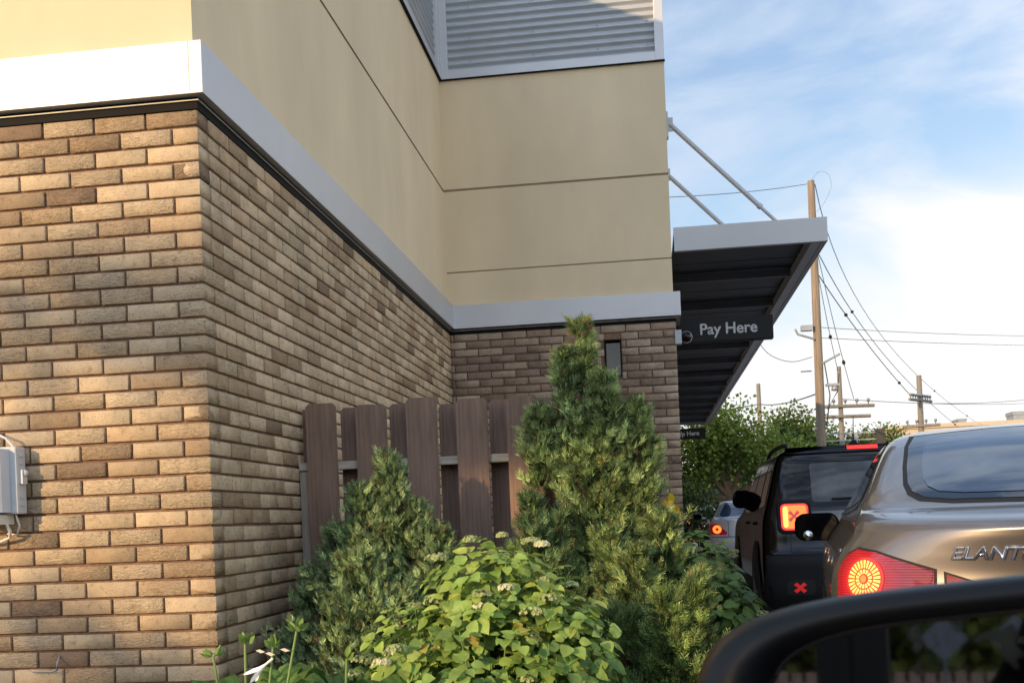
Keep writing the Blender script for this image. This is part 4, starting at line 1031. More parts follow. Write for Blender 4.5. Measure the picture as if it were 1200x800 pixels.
class Car:
    def __init__(s, name, label, keys, paint, loc, rot, nr=3.2, nf=2.8, nlay=110, group=None, kink=None):
        s.t = thing(name, label, 'car', loc, rot, group)
        V, F = body_shell(keys, nlay, nr, nf)
        me = bpy.data.meshes.new('body'); me.from_pydata(V, [], F)
        bm = bmesh.new(); bm.from_mesh(me); bmesh.ops.recalc_face_normals(bm, faces=bm.faces)
        for f in bm.faces: f.smooth = len(f.verts) < 8
        s.bvh = BVHTree.FromBMesh(bm); bm.to_mesh(me); bm.free()
        s.body = link('body', me, paint, s.t)
    def patch(s, name, poly, m, ang=0.0, off=0.003, parent=None, step=0.03, thick=None, tilt=0.0, smooth=True, side_off=None):
        """poly of (u, z); viewed along a horizontal direction: ang=0 rear (u=x), ang=90 left side (u = y)"""
        a = R(ang)
        # view direction d (into the car), u axis
        d = Vector((math.sin(a), math.cos(a), 0)); U = Vector((math.cos(a), -math.sin(a), 0))
        if ang == 90: U = Vector((0, 1, 0))
        if ang == -90: d = Vector((-1, 0, 0)); U = Vector((0, 1, 0))
        if ang == 180: d = Vector((0, -1, 0)); U = Vector((1, 0, 0))
        bm = bmesh.new()
        vs = [bm.verts.new((u, z, 0)) for (u, z) in poly]; bm.faces.new(vs)
        for ax in (0, 1):
            lo = min(v.co[ax] for v in bm.verts); hi = max(v.co[ax] for v in bm.verts)
            c = math.ceil(lo/step)*step
            while c < hi:
                co = Vector((0, 0, 0)); co[ax] = c; no = Vector((0, 0, 0)); no[ax] = 1
                bmesh.ops.bisect_plane(bm, geom=bm.verts[:]+bm.edges[:]+bm.faces[:], dist=1e-6, plane_co=co, plane_no=no)
                c += step
        base = Vector((0, 2.2, 0)) if ang in (0,) else Vector((0, 0, 0))
        bad = []
        for v in bm.verts:
            u, z = v.co.x, v.co.y
            o = U*u - d*9 + Vector((0, 0, z))
            if 0 < abs(ang) < 90: o = U*u - d*9 + Vector((0, 0, z))
            hit = s.bvh.ray_cast(o, d)
            if hit[0] is None:
                q = U*u + Vector((0, 0, z)); hit = s.bvh.find_nearest(q)
                v.co = hit[0] + hit[1]*off if hit[0] else q
            else:
                n = hit[1] if hit[1].dot(d) < 0 else -hit[1]
                v.co = hit[0] + n*off
        bmesh.ops.recalc_face_normals(bm, faces=bm.faces)
        f0 = bm.faces[:]
        nn = sum((f.normal for f in f0), Vector()); 
        if nn.dot(d) > 0: bmesh.ops.reverse_faces(bm, faces=f0)
        if thick:
            ret = bmesh.ops.solidify(bm, geom=bm.faces[:], thickness=thick)
        for f in bm.faces: f.smooth = smooth
        me = bpy.data.meshes.new(name); bm.to_mesh(me); bm.free()
        return link(name, me, m, parent or s.t)
    def hit(s, u, z, ang=0):
        a = R(ang); d = Vector((math.sin(a), math.cos(a), 0)); U = Vector((math.cos(a), -math.sin(a), 0))
        if ang == 90: U = Vector((0, 1, 0))
        return s.bvh.ray_cast(U*u - d*9 + Vector((0, 0, z)), d)
    def wheel(s, x, y, r=0.33, w=0.21):
        for sx in (-1, 1):
            th = Vector((sx*(x), y, r))
            b = MB(); b.lathe(th, [(r*0.66, -w/2*1), (r*0.94, -w/2), (r, -w/2+0.03), (r, w/2-0.03), (r*0.94, w/2), (r*0.66, w/2), (r*0.66, -w/2)], 'x', 36)
            wh = b.build('wheel', M['tyre'], s.t)
            b = MB(); o = sx*(w/2-0.03)
            b.lathe(th, [(r*0.66, sx*w/2), (r*0.62, o), (r*0.55, o-sx*0.03)], 'x', 36)
            for k in range(5):
                a = 2*math.pi*k/5
                p = [(0.03, -0.03), (r*0.6, -0.045), (r*0.6, 0.045), (0.03, 0.03)]
                vs = [(th.x+o+dx, th.y+c*math.cos(a)-e*math.sin(a), th.z+c*math.sin(a)+e*math.cos(a)) for dx in (0, -sx*0.03) for (c, e) in p]
                b.add(vs, [(0,1,2,3), (7,6,5,4), (0,4,5,1), (1,5,6,2), (2,6,7,3), (3,7,4,0)])
            b.lathe(th, [(0.0, o+sx*0.005), (0.05, o+sx*0.005), (0.06, o-sx*0.02)], 'x', 20)
            b.build('rim', M['rim'], wh)
    def arch(s, y, r, zc, m='gap'):
        pts = [(y+r*math.cos(a), zc+r*math.sin(a)) for a in [math.pi*k/20 for k in range(21)]]
        pts = [(y+r, 0.30)] + pts + [(y-r, 0.30)]
        for g in (90, -90): s.patch('wheel_arch', pts, M[m], g, 0.0015, step=0.06)
    def line(s, name, pts, w, ang, m='gap', off=0.0012, parent=None):
        """thin strip along polyline pts (u, z) on the shell"""
        P = [Vector(p) for p in pts]; Lf = []; Rt = []
        for i, p in enumerate(P):
            d = (P[min(i+1, len(P)-1)]-P[max(i-1, 0)]).normalized(); n = Vector((-d.y, d.x))*w/2
            Lf.append(p+n); Rt.append(p-n)
        return s.patch(name, [tuple(q) for q in Lf+Rt[::-1]], M[m] if isinstance(m, str) else m, ang, off, parent, step=0.05)

def rrect(x0, x1, z0, z1, r, n=5):
    pts = []
    for cx, cz, a0 in ((x1-r, z1-r, 0), (x0+r, z1-r, 90), (x0+r, z0+r, 180), (x1-r, z0+r, 270)):
        for k in range(n+1):
            a = R(a0+90*k/n); pts.append((cx+r*math.cos(a), cz+r*math.sin(a)))
    return pts
def circ(cx, cz, r, n=32, a0=0, a1=360):
    return [(cx+r*math.cos(R(a0+(a1-a0)*k/n)), cz+r*math.sin(R(a0+(a1-a0)*k/n))) for k in range(n)]

def door_mirror(car, x, y, z, sx, glass='glassdark', blind=False, w=0.22, h=0.145, paint='black'):
    """car side mirror: housing ellipsoid with recessed glass facing rearwards"""
    b = MB(); pts = rrect(0, w, -h/2, h/2, h*0.38, 6)
    n = len(pts); rings = []
    for (sc, yy) in ((0.96, -0.004), (1.0, 0.006), (1.0, 0.04), (0.88, 0.085), (0.55, 0.115), (0.12, 0.125)):
        rings.append([(x+sx*(w/2+(p[0]-w/2)*sc), y+yy, z+p[1]*sc) for p in pts])
    vs = [q for r in rings for q in r]
    b.add(vs, [(i*n+k, i*n+(k+1) % n, (i+1)*n+(k+1) % n, (i+1)*n+k) for i in range(len(rings)-1) for k in range(n)], smooth=True)
    b.add(rings[-1], [tuple(range(n))]); b.box(min(x, x-sx*0.09), max(x, x-sx*0.09), y+0.02, y+0.07, z-h*0.42, z-h*0.12)
    mi = b.build('side_mirror', M[paint], car.t)
    g = MB(); g.add([(x+sx*(w/2+(p[0]-w/2)*0.93), y-0.002, z+p[1]*0.93) for p in pts], [tuple(range(n))])
    gl = g.build('mirror_glass', M[glass], mi)
    if blind:
        c = MB(); c.lathe((x+sx*blind[0], y-0.004, z+blind[1]), [(0.0, -0.012), (0.015, -0.010), (0.024, -0.004), (0.027, 0)], 'y', 20); c.build('blind_spot_mirror', M['chrome'], mi)
    return mi

def bronze_sedan():
    #       z     w     yr    yf    dr    df    br    bf
    K = [(0.20, 0.78, 0.16, 4.36, 0.40, 0.5, 0.03, 0.05), (0.30, 0.85, 0.05, 4.46, 0.42, 0.6, 0.05, 0.08), (0.45, 0.885, 0.00, 4.52, 0.42, 0.65, 0.06, 0.1),
         (0.60, 0.888, 0.00, 4.52, 0.44, 0.7, 0.07, 0.1), (0.70, 0.900, 0.035, 4.47, 0.46, 0.75, 0.08, 0.1), (0.80, 0.900, 0.085, 4.28, 0.48, 0.8, 0.08, 0.1),
         (0.88, 0.892, 0.09, 4.0, 0.50, 0.8, 0.09, 0.12), (0.95, 0.862, 0.07, 3.66, 0.54, 0.7, 0.10, 0.14), (1.005, 0.822, 0.045, 3.40, 0.60, 0.6, 0.11, 0.14),
         (1.030, 0.812, 0.045, 3.30, 0.64, 0.6, 0.12, 0.14), (1.052, 0.802, 0.11, 3.22, 0.62, 0.55, 0.08, 0.14), (1.075, 0.790, 0.30, 3.13, 0.50, 0.5, 0.06, 0.14), (1.095, 0.778, 0.46, 3.05, 0.45, 0.5, 0.05, 0.13),
         (1.16, 0.742, 0.62, 2.90, 0.42, 0.45, 0.07, 0.12), (1.24, 0.702, 0.85, 2.68, 0.40, 0.42, 0.09, 0.12), (1.32, 0.655, 1.10, 2.48, 0.38, 0.4, 0.10, 0.1),
         (1.375, 0.608, 1.32, 2.32, 0.36, 0.38, 0.1, 0.1), (1.405, 0.54, 1.50, 2.22, 0.34, 0.36, 0.08, 0.08), (1.425, 0.42, 1.68, 2.12, 0.3, 0.3, 0.05, 0.05), (1.435, 0.12, 1.82, 2.02, 0.08, 0.08, 0, 0)]
    c = Car('parked_car', 'bronze grey sedan with a glowing round tail light at the right edge', K, M['bronze'], CAR1[0], CAR1[1], nr=3.0, nf=2.6, nlay=150)
    # glazing
    rw = c.patch('rear_window', [(-0.545, 1.385), (-0.585, 1.33), (-0.618, 1.24), (-0.635, 1.17), (-0.630, 1.135), (-0.60, 1.112), (-0.50, 1.100), (0, 1.094), (0.50, 1.100), (0.60, 1.112), (0.630, 1.135), (0.635, 1.17), (0.618, 1.24), (0.585, 1.33), (0.545, 1.385), (0.25, 1.398), (0, 1.402), (-0.25, 1.398)], M['gap'], 0, 0.0015)
    c.patch('frit_band', [(-0.53, 1.378), (-0.57, 1.33), (-0.603, 1.24), (-0.618, 1.175), (-0.612, 1.145), (-0.58, 1.122), (-0.50, 1.112), (0, 1.106), (0.50, 1.112), (0.58, 1.122), (0.612, 1.145), (0.618, 1.175), (0.603, 1.24), (0.57, 1.33), (0.53, 1.378), (0.25, 1.39), (0, 1.394), (-0.25, 1.39)], M['fritglass'], 0, 0.0035, rw)
    c.patch('glass', [(-0.485, 1.359), (-0.522, 1.318), (-0.552, 1.241), (-0.565, 1.185), (-0.56, 1.159), (-0.531, 1.139), (-0.458, 1.131), (0.0, 1.125), (0.458, 1.131), (0.531, 1.139), (0.56, 1.159), (0.565, 1.185), (0.552, 1.241), (0.522, 1.318), (0.485, 1.359), (0.229, 1.37), (0.0, 1.373), (-0.229, 1.37)], M['rearglass'], 0, 0.0055, rw)
    for g in (90, -90):
        sw = c.patch('side_window', [(1.16, 1.125), (1.24, 1.19), (1.50, 1.30), (1.70, 1.355), (1.9, 1.38), (2.2, 1.37), (2.5, 1.30), (2.78, 1.15), (2.85, 1.07), (1.9, 1.085), (1.3, 1.10)], M['gap'], g, 0.0015)
        c.patch('glass', [(1.22, 1.125), (1.28, 1.18), (1.52, 1.29), (1.70, 1.34), (1.80, 1.355), (1.81, 1.10)], M['glassdark'], g, 0.004, sw)
        c.patch('glass', [(1.86, 1.10), (1.84, 1.368), (2.2, 1.352), (2.46, 1.285), (2.72, 1.15), (2.78, 1.085)], M['glassdark'], g, 0.004, sw)
        c.line('belt_trim', [(1.12, 1.117), (1.3, 1.098), (1.9, 1.077), (2.85, 1.062)], 0.014, g, 'chrome', 0.005)
        c.line('shut_line', [(2.96, 0.30), (2.98, 0.7), (2.90, 1.03)], 0.006, g); c.line('shut_line', [(1.84, 0.30), (1.83, 0.8), (1.82, 1.06)], 0.006, g)
        
        for yy in (1.20, 2.10):
            h = c.patch('door_handle', rrect(yy, yy+0.2, 0.875, 0.905, 0.013), M['bronze'], g, 0.010, step=0.05, thick=0.008)
    # crease along the shoulder, boot lid and bumper shut lines
    c.line('shut_line', [(-0.50, 0.74), (-0.45, 0.66), (0.45, 0.66), (0.50, 0.74)], 0.007, 0)
    c.line('shut_line', [(-0.86, 0.755), (-0.62, 0.735), (-0.50, 0.735)], 0.006, 0)
    c.patch('rear_valance', [(-0.62, 0.22), (-0.66, 0.34), (-0.5, 0.40), (0.5, 0.40), (0.66, 0.34), (0.62, 0.22)], M['trim'], 0, 0.004)
    c.patch('number_plate', rrect(-0.155, 0.155, 0.70, 0.80, 0.01), M['plastic'], 0, 0.006)
    # tail lights: body-side lens + boot-lid lens, glowing ring of petals
    for sx in (-1, 1):
        A1 = -32*sx*-1 if sx < 0 else -32
        a = 32 if sx < 0 else -32
        def m(pts): return [(-sx*u, z) if sx > 0 else (u, z) for (u, z) in pts]
        L = LAMP
        lens = c.patch('tail_light', m(L['outer']), M['gap'], a, 0.0015, step=0.02)
        c.patch('lens', m(L['lens']), M['lampred'], a, 0.005, lens, step=0.02)
        cx, cz, r = L['c']
        c.patch('glow_ring', m(circ(cx, cz, r, 36)), M['redglow'], a, 0.008, lens, step=0.02)
        pet = MB()
        def pt(u, z, off):
            u = -sx*u if sx > 0 else u
            h = c.hit(u, z, a); nn = h[1]
            d = Vector((math.sin(R(a)), math.cos(R(a)), 0))
            if nn.dot(d) > 0: nn = -nn
            return h[0]+nn*off
        for k in range(26):
            a0, a1 = 2*math.pi*(k+0.18)/26, 2*math.pi*(k+0.82)/26
            pet.add([pt(cx+rr*math.cos(aa), cz+rr*math.sin(aa), 0.012) for (rr, aa) in ((r*0.50, a0), (r*0.86, a0), (r*0.86, a1), (r*0.50, a1))], [(0, 1, 2, 3)])
        for k in range(14):
            a0, a1 = 2*math.pi*(k+0.15)/14, 2*math.pi*(k+0.85)/14
            pet.add([pt(cx+rr*math.cos(aa), cz+rr*math.sin(aa), 0.012) for (rr, aa) in ((r*0.24, a0), (r*0.44, a0), (r*0.44, a1), (r*0.24, a1))], [(0, 1, 2, 3)])
        pet.build('lamp_petals', M['yellow'], lens, fix=False)
        c.patch('bulb', m(circ(cx, cz, r*0.17, 16)), M['orange'], a, 0.014, lens, step=0.02)
        li = c.patch('boot_light', [(-sx*-1*u if False else (u if sx < 0 else -u), z) for (u, z) in L['inner']], M['gap'], 0, 0.0015, step=0.02)
        c.patch('lens', [(u if sx < 0 else -u, z) for (u, z) in L['inner2']], M['redlens'], 0, 0.005, li, step=0.02)
    # badge: chrome letters following the lid
    me = text_mesh('ELANTRA', 0.052, 0.002, 0.0011, 0.25, 1.15)
    xs = [v.co.x for v in me.vertices]; x0 = min(xs); y0 = min(v.co.y for v in me.vertices)
    for v in me.vertices:
        u = BADGE[0] + (v.co.x-x0); z = BADGE[1] + (v.co.y-y0)
        h = c.hit(u, z, 0); nn = h[1] if h[1].y < 0 else -h[1]
        v.co = h[0] + nn*(0.003+v.co.z+0.0022)
    link('badge_lettering', me, M['chrome'], c.t)
    door_mirror(c, -0.81, 2.86, 1.00, -1, 'glassdark', (0.165, -0.045), w=0.235, h=0.15, paint='black')
    door_mirror(c, 0.85, 2.86, 1.00, 1, 'glassdark', None, w=0.235, h=0.15, paint='black')
    for y in (0.92, 3.62): c.arch(y, 0.37, 0.34)
    c.wheel(0.80, 0.92, 0.325); c.wheel(0.80, 3.62, 0.325)
    return c

def black_suv():
    K = [(0.22, 0.80, 0.14, 4.10, 0.22, 0.3, 0.02, 0.04), (0.34, 0.88, 0.03, 4.22, 0.24, 0.35, 0.03, 0.06), (0.55, 0.90, 0.0, 4.25, 0.24, 0.38, 0.04, 0.06), (0.66, 0.90, 0.0, 4.25, 0.25, 0.4, 0.04, 0.06),
         (0.74, 0.895, 0.05, 4.22, 0.26, 0.4, 0.04, 0.06), (0.90, 0.888, 0.07, 4.18, 0.26, 0.42, 0.04, 0.07), (1.00, 0.880, 0.08, 3.9, 0.26, 0.45, 0.05, 0.1), (1.06, 0.868, 0.09, 3.35, 0.26, 0.4, 0.05, 0.1),
         (1.12, 0.850, 0.10, 3.08, 0.26, 0.35, 0.05, 0.1), (1.25, 0.815, 0.13, 2.92, 0.26, 0.33, 0.05, 0.1), (1.40, 0.775, 0.18, 2.74, 0.26, 0.32, 0.06, 0.1), (1.53, 0.735, 0.24, 2.60, 0.26, 0.3, 0.06, 0.1),
         (1.59, 0.705, 0.25, 2.50, 0.28, 0.3, 0.06, 0.1), (1.625, 0.66, 0.27, 2.40, 0.30, 0.3, 0.06, 0.1), (1.65, 0.56, 0.36, 2.25, 0.3, 0.3, 0.05, 0.08), (1.662, 0.35, 0.6, 2.0, 0.25, 0.25, 0.03, 0.03), (1.668, 0.1, 0.9, 1.7, 0.1, 0.1, 0, 0)]
    c = Car('parked_car', 'black boxy off-roader with square lit tail light and roof rails ahead of the bronze car', K, M['black'], CAR2[0], CAR2[1], nr=4.6, nf=4.0, nlay=130)
    rw = c.patch('rear_window', rrect(-0.70, 0.70, 1.12, 1.56, 0.06), M['glassdark'], 0, 0.003)
    c.patch('glass', rrect(-0.46, 0.46, 1.155, 1.50, 0.03), M['rearglass2'], 0, 0.006, rw)
    b = MB(); h = c.hit(0.0, 1.17, 0)[0]
    b.tube([h+Vector((0.0, -0.03, 0.0)), h+Vector((-0.16, -0.03, 0.012)), h+Vector((-0.30, -0.025, 0.01))], 0.009, 6); b.lathe(h+Vector((0, -0.002, 0)), [(0.028, 0), (0.024, -0.03), (0, -0.035)], 'y', 14)
    b.build('rear_wiper', M['trim'], c.t)
    c.patch('lift_gate_panel', [(-0.46, 0.98), (-0.47, 1.075), (0.47, 1.075), (0.46, 0.98)], M['black2'], 0, 0.006)
    c.line('shut_line', [(-0.66, 0.72), (-0.66, 1.0), (-0.72, 1.10), (-0.66, 1.58)], 0.007, 0); c.line('shut_line', [(0.66, 0.72), (0.66, 1.0), (0.72, 1.10), (0.66, 1.58)], 0.007, 0)
    c.line('shut_line', [(-0.66, 0.72), (0.66, 0.72)], 0.008, 0)
    c.patch('rear_bumper', [(-0.86, 0.24), (-0.89, 0.45), (-0.87, 0.70), (0.87, 0.70), (0.89, 0.45), (0.86, 0.24)], M['trim'], 0, 0.012, thick=0.01)
    c.patch('spoiler', [(-0.66, 1.585), (-0.63, 1.625), (0.63, 1.625), (0.66, 1.585)], M['black'], 0, 0.03, thick=0.026)
    c.patch('brake_light', [(-0.13, 1.604), (-0.13, 1.620), (0.13, 1.620), (0.13, 1.604)], M['redglow'], 0, 0.034)
    me = text_mesh('4xe', 0.05, 0.001, 0.0005, 0.1, 1.3)
    for sx in (-1, 1):
        f = lambda P: [(p[0]*-sx, p[1]) for p in P]
        x0, x1, z0, z1 = -0.765, -0.475, 0.885, 1.175
        hs = c.patch('tail_light', f(rrect(x0, x1, z0, z1, 0.055)), M['trim'], 0, 0.02, thick=0.02)
        c.patch('glow_frame', f(rrect(x0+0.035, x1-0.025, z0+0.03, z1-0.03, 0.04)), M['redglow'], 0, 0.026, hs)
        c.patch('glow_field', f(rrect(x0+0.05, x1-0.04, z0+0.045, z1-0.045, 0.03)), M['orange'], 0, 0.029, hs)
        c.patch('glow_rim', f(rrect(x0+0.055, x0+0.095, z0+0.055, z1-0.055, 0.018)), M['yellow'], 0, 0.0305, hs)
        cx, cz = (x0+x1)/2, (z0+z1)/2+0.005
        X = []
        for k in range(4):
            a = R(45+90*k); X += [(cx+0.058*math.cos(a-0.28), cz+0.058*math.sin(a-0.28)), (cx+0.058*math.cos(a+0.28), cz+0.058*math.sin(a+0.28)), (cx+0.014*math.cos(a+R(45)), cz+0.014*math.sin(a+R(45)))]
        c.patch('cross_lens', f(X), M['crosspink'], 0, 0.033, hs)
        cx, cz = -0.60, 0.42
        hs = c.patch('reflector', f(rrect(cx-0.11, cx+0.13, cz-0.065, cz+0.065, 0.04)), M['gap'], 0, 0.016)
        X = []
        for k in range(4):
            a = R(45+90*k); X += [(cx+0.062*math.cos(a-0.30), cz+0.052*math.sin(a-0.30)), (cx+0.062*math.cos(a+0.30), cz+0.052*math.sin(a+0.30)), (cx+0.020*math.cos(a+R(45)), cz+0.020*math.sin(a+R(45)))]
        c.patch('cross_reflector', f(X), M['reflred'], 0, 0.020, hs)
        g = -90*sx if False else (90 if sx < 0 else -90)
        c.patch('side_window', [(0.42, 1.14), (0.50, 1.46), (0.85, 1.50), (0.92, 1.12)], M['glassdark'], g, 0.003)
        c.patch('side_window', [(1.00, 1.11), (0.98, 1.52), (1.70, 1.535), (1.74, 1.09)], M['glassdark'], g, 0.003)
        c.patch('side_window', [(1.82, 1.09), (1.78, 1.535), (2.30, 1.51), (2.62, 1.32), (2.78, 1.08)], M['glassdark'], g, 0.003)
        for yy in (0.96, 1.78, 2.86): c.line('shut_line', [(yy, 0.36), (yy, 0.8), (yy-0.02, 1.08)], 0.007, g)
        for yy in (1.02, 1.90): c.patch('door_handle', rrect(yy, yy+0.19, 0.965, 0.995, 0.013), M['black'], g, 0.024, step=0.05, thick=0.016)
        c.patch('side_cladding', [(0.1, 0.26), (0.1, 0.44), (4.1, 0.44), (4.1, 0.26)], M['trim'], g, 0.006)
        b = MB(); xx = sx*0.60
        b.tube([(xx*1.02, 0.55, 1.64), (xx, 0.68, 1.692), (xx, 1.0, 1.712), (xx, 1.7, 1.720), (xx, 2.2, 1.705), (xx*1.02, 2.36, 1.645)], 0.020, 8); b.build('roof_rail', M['trim'], c.t)
    for y in (0.85, 3.42):
        pts = lambda r: [(y+r*math.cos(math.pi*k/20), 0.36+r*math.sin(math.pi*k/20)) for k in range(21)]
        for g in (90, -90): c.patch('arch_cladding', [(y+0.46, 0.28)]+pts(0.46)+[(y-0.46, 0.28)], M['trim'], g, 0.010, step=0.05)
        for g in (90, -90): c.patch('wheel_arch', [(y+0.385, 0.26)]+pts(0.385)+[(y-0.385, 0.26)], M['gap'], g, 0.012, step=0.05)
        c.wheel(0.80, y, 0.355, 0.24)
    door_mirror(c, -0.77, 2.72, 1.235, -1, 'glassdark', None, w=0.21, h=0.20); door_mirror(c, 0.77, 2.72, 1.235, 1, 'glassdark', None, w=0.21, h=0.20)
    b = MB(); b.prism([(-0.05, 1.655), (0.05, 1.655), (0.014, 1.715), (-0.014, 1.715)], 'y', 0.62, 0.72); b.tube([(0, 0.67, 1.71), (0, 0.62, 1.93)], [0.006, 0.003], 6); a_ = b.build('antenna', M['trim'], c.t)
    h = c.hit(-0.33, 0.83, 0)[0]; o = link('badge_lettering', me, M['rim'], c.t, tuple(h+Vector((0, -0.006, 0)))); o.rotation_euler = (R(90), 0, 0)
    return c

def silver_sedan():
    K = [(0.20, 0.76, 0.12, 4.4, 0.3, 0.45, 0.03, 0.05), (0.35, 0.86, 0.0, 4.55, 0.3, 0.55, 0.05, 0.08), (0.55, 0.875, -0.02, 4.58, 0.3, 0.6, 0.05, 0.1), (0.62, 0.875, 0.03, 4.5, 0.3, 0.6, 0.05, 0.1),
         (0.78, 0.865, 0.07, 4.2, 0.3, 0.6, 0.05, 0.1), (0.88, 0.845, 0.08, 3.8, 0.3, 0.5, 0.05, 0.1), (0.945, 0.81, 0.11, 3.4, 0.3, 0.4, 0.05, 0.1), (0.965, 0.79, 0.3, 3.25, 0.3, 0.4, 0.05, 0.1), (0.985, 0.765, 0.62, 3.12, 0.35, 0.4, 0.06, 0.1),
         (1.08, 0.70, 0.82, 2.88, 0.35, 0.4, 0.07, 0.1), (1.22, 0.62, 1.08, 2.6, 0.33, 0.35, 0.08, 0.1), (1.31, 0.54, 1.32, 2.36, 0.3, 0.3, 0.08, 0.08), (1.345, 0.42, 1.5, 2.2, 0.28, 0.28, 0.05, 0.05), (1.36, 0.12, 1.75, 1.95, 0.08, 0.08, 0, 0)]
    c = Car('parked_car', 'silver sedan with one round tail light lit far ahead in the lane', K, M['silverpaint'], CAR3[0], CAR3[1], nr=3.4, nf=2.8, nlay=80)
    c.patch('rear_window', [(-0.46, 1.30), (-0.62, 1.04), (-0.58, 1.0), (0.58, 1.0), (0.62, 1.04), (0.46, 1.30)], M['rearglass'], 0, 0.003)
    for sx in (-1, 1):
        g = 90 if sx < 0 else -90; f = lambda P: [(p[0]*-sx, p[1]) for p in P]
        c.patch('side_window', [(0.98, 1.0), (1.30, 1.25), (1.70, 1.30), (1.74, 0.98)], M['glassdark'], g, 0.003); c.patch('side_window', [(1.82, 0.98), (1.78, 1.30), (2.15, 1.28), (2.75, 1.02), (2.8, 0.97)], M['glassdark'], g, 0.003)
        for yy in (1.10, 1.78, 2.9): c.line('shut_line', [(yy, 0.3), (yy, 0.95)], 0.008, g)
        tl = c.patch('tail_light', f([(-0.86, 0.66), (-0.85, 0.86), (-0.70, 0.87), (-0.52, 0.68), (-0.56, 0.64)]), M['redlens'], 0, 0.004)
        c.patch('glow_ring', f(circ(-0.72, 0.755, 0.085, 20)), M['orange'], 0, 0.007, tl); c.patch('bulb', f(circ(-0.72, 0.755, 0.03, 14)), M['redlens'], 0, 0.009, tl)
    c.line('shut_line', [(-0.5, 0.6), (-0.5, 0.92)], 0.01, 0); c.line('shut_line', [(-0.84, 0.60), (0.84, 0.60)], 0.014, 0); c.patch('number_plate', rrect(-0.16, 0.16, 0.67, 0.78, 0.01), M['plastic'], 0, 0.006)
    c.patch('rear_valance', [(-0.7, 0.21), (-0.75, 0.32), (0.75, 0.32), (0.7, 0.21)], M['trim'], 0, 0.004)
    door_mirror(c, -0.9, 2.7, 1.02, -1, 'glassdark', None, w=0.2, h=0.13, paint='silverpaint'); door_mirror(c, 0.9, 2.7, 1.02, 1, 'glassdark', None, w=0.2, h=0.13, paint='silverpaint')
    for y in (0.95, 3.6): c.arch(y, 0.36, 0.33); c.wheel(0.78, y, 0.32)

def own_car():
    K = [(0.25, 0.82, 0.12, 4.5, 0.3, 0.45, 0.03, 0.05), (0.40, 0.90, 0.0, 4.6, 0.3, 0.6, 0.05, 0.08), (0.65, 0.92, -0.02, 4.62, 0.3, 0.7, 0.05, 0.1), (0.80, 0.915, 0.05, 4.45, 0.3, 0.75, 0.05, 0.1),
         (0.90, 0.89, 0.07, 4.1, 0.3, 0.7, 0.05, 0.1), (0.96, 0.85, 0.1, 3.6, 0.3, 0.5, 0.05, 0.1), (1.00, 0.82, 0.14, 3.35, 0.3, 0.45, 0.05, 0.1),
         (1.15, 0.76, 0.25, 3.05, 0.35, 0.4, 0.07, 0.1), (1.35, 0.68, 0.45, 2.7, 0.33, 0.35, 0.08, 0.1), (1.48, 0.60, 0.7, 2.4, 0.3, 0.3, 0.08, 0.08), (1.52, 0.45, 1.0, 2.2, 0.28, 0.28, 0.05, 0.05), (1.535, 0.12, 1.4, 1.9, 0.08, 0.08, 0, 0)]
    c = Car('parked_car', 'black car seen only by its door mirror at the lower right corner', K, M['black'], CAR0[0], CAR0[1], nr=3.4, nf=2.8, nlay=80)
    for g in (90, -90):
        sw = c.patch('side_window', [(0.62, 1.10), (0.9, 1.32), (1.35, 1.42), (2.1, 1.42), (2.45, 1.30), (2.92, 1.06), (2.9, 1.03), (0.8, 1.05)], M['glassdark'], g, 0.003)
        c.line('belt_trim', [(0.58, 1.075), (1.6, 1.035), (2.9, 1.018)], 0.018, g, 'chrome', 0.006)
        for yy in (0.98, 1.95, 2.98): c.line('shut_line', [(yy, 0.3), (yy, 1.0)], 0.007, g)
        for yy in (1.12, 2.1): c.patch('door_handle', rrect(yy, yy+0.2, 0.90, 0.93, 0.013), M['chrome'], g, 0.024, step=0.05, thick=0.016)
    for y in (0.9, 3.7): c.arch(y, 0.38, 0.35); c.wheel(0.82, y, 0.34)
    c.patch('rear_window', [(-0.5, 1.44), (-0.68, 1.10), (0.68, 1.10), (0.5, 1.44)], M['glassdark'], 0, 0.003)
    c.patch('windscreen', [(-0.5, 1.44), (-0.72, 1.06), (0.72, 1.06), (0.5, 1.44)], M['glassdark'], 180, 0.003)
    return c

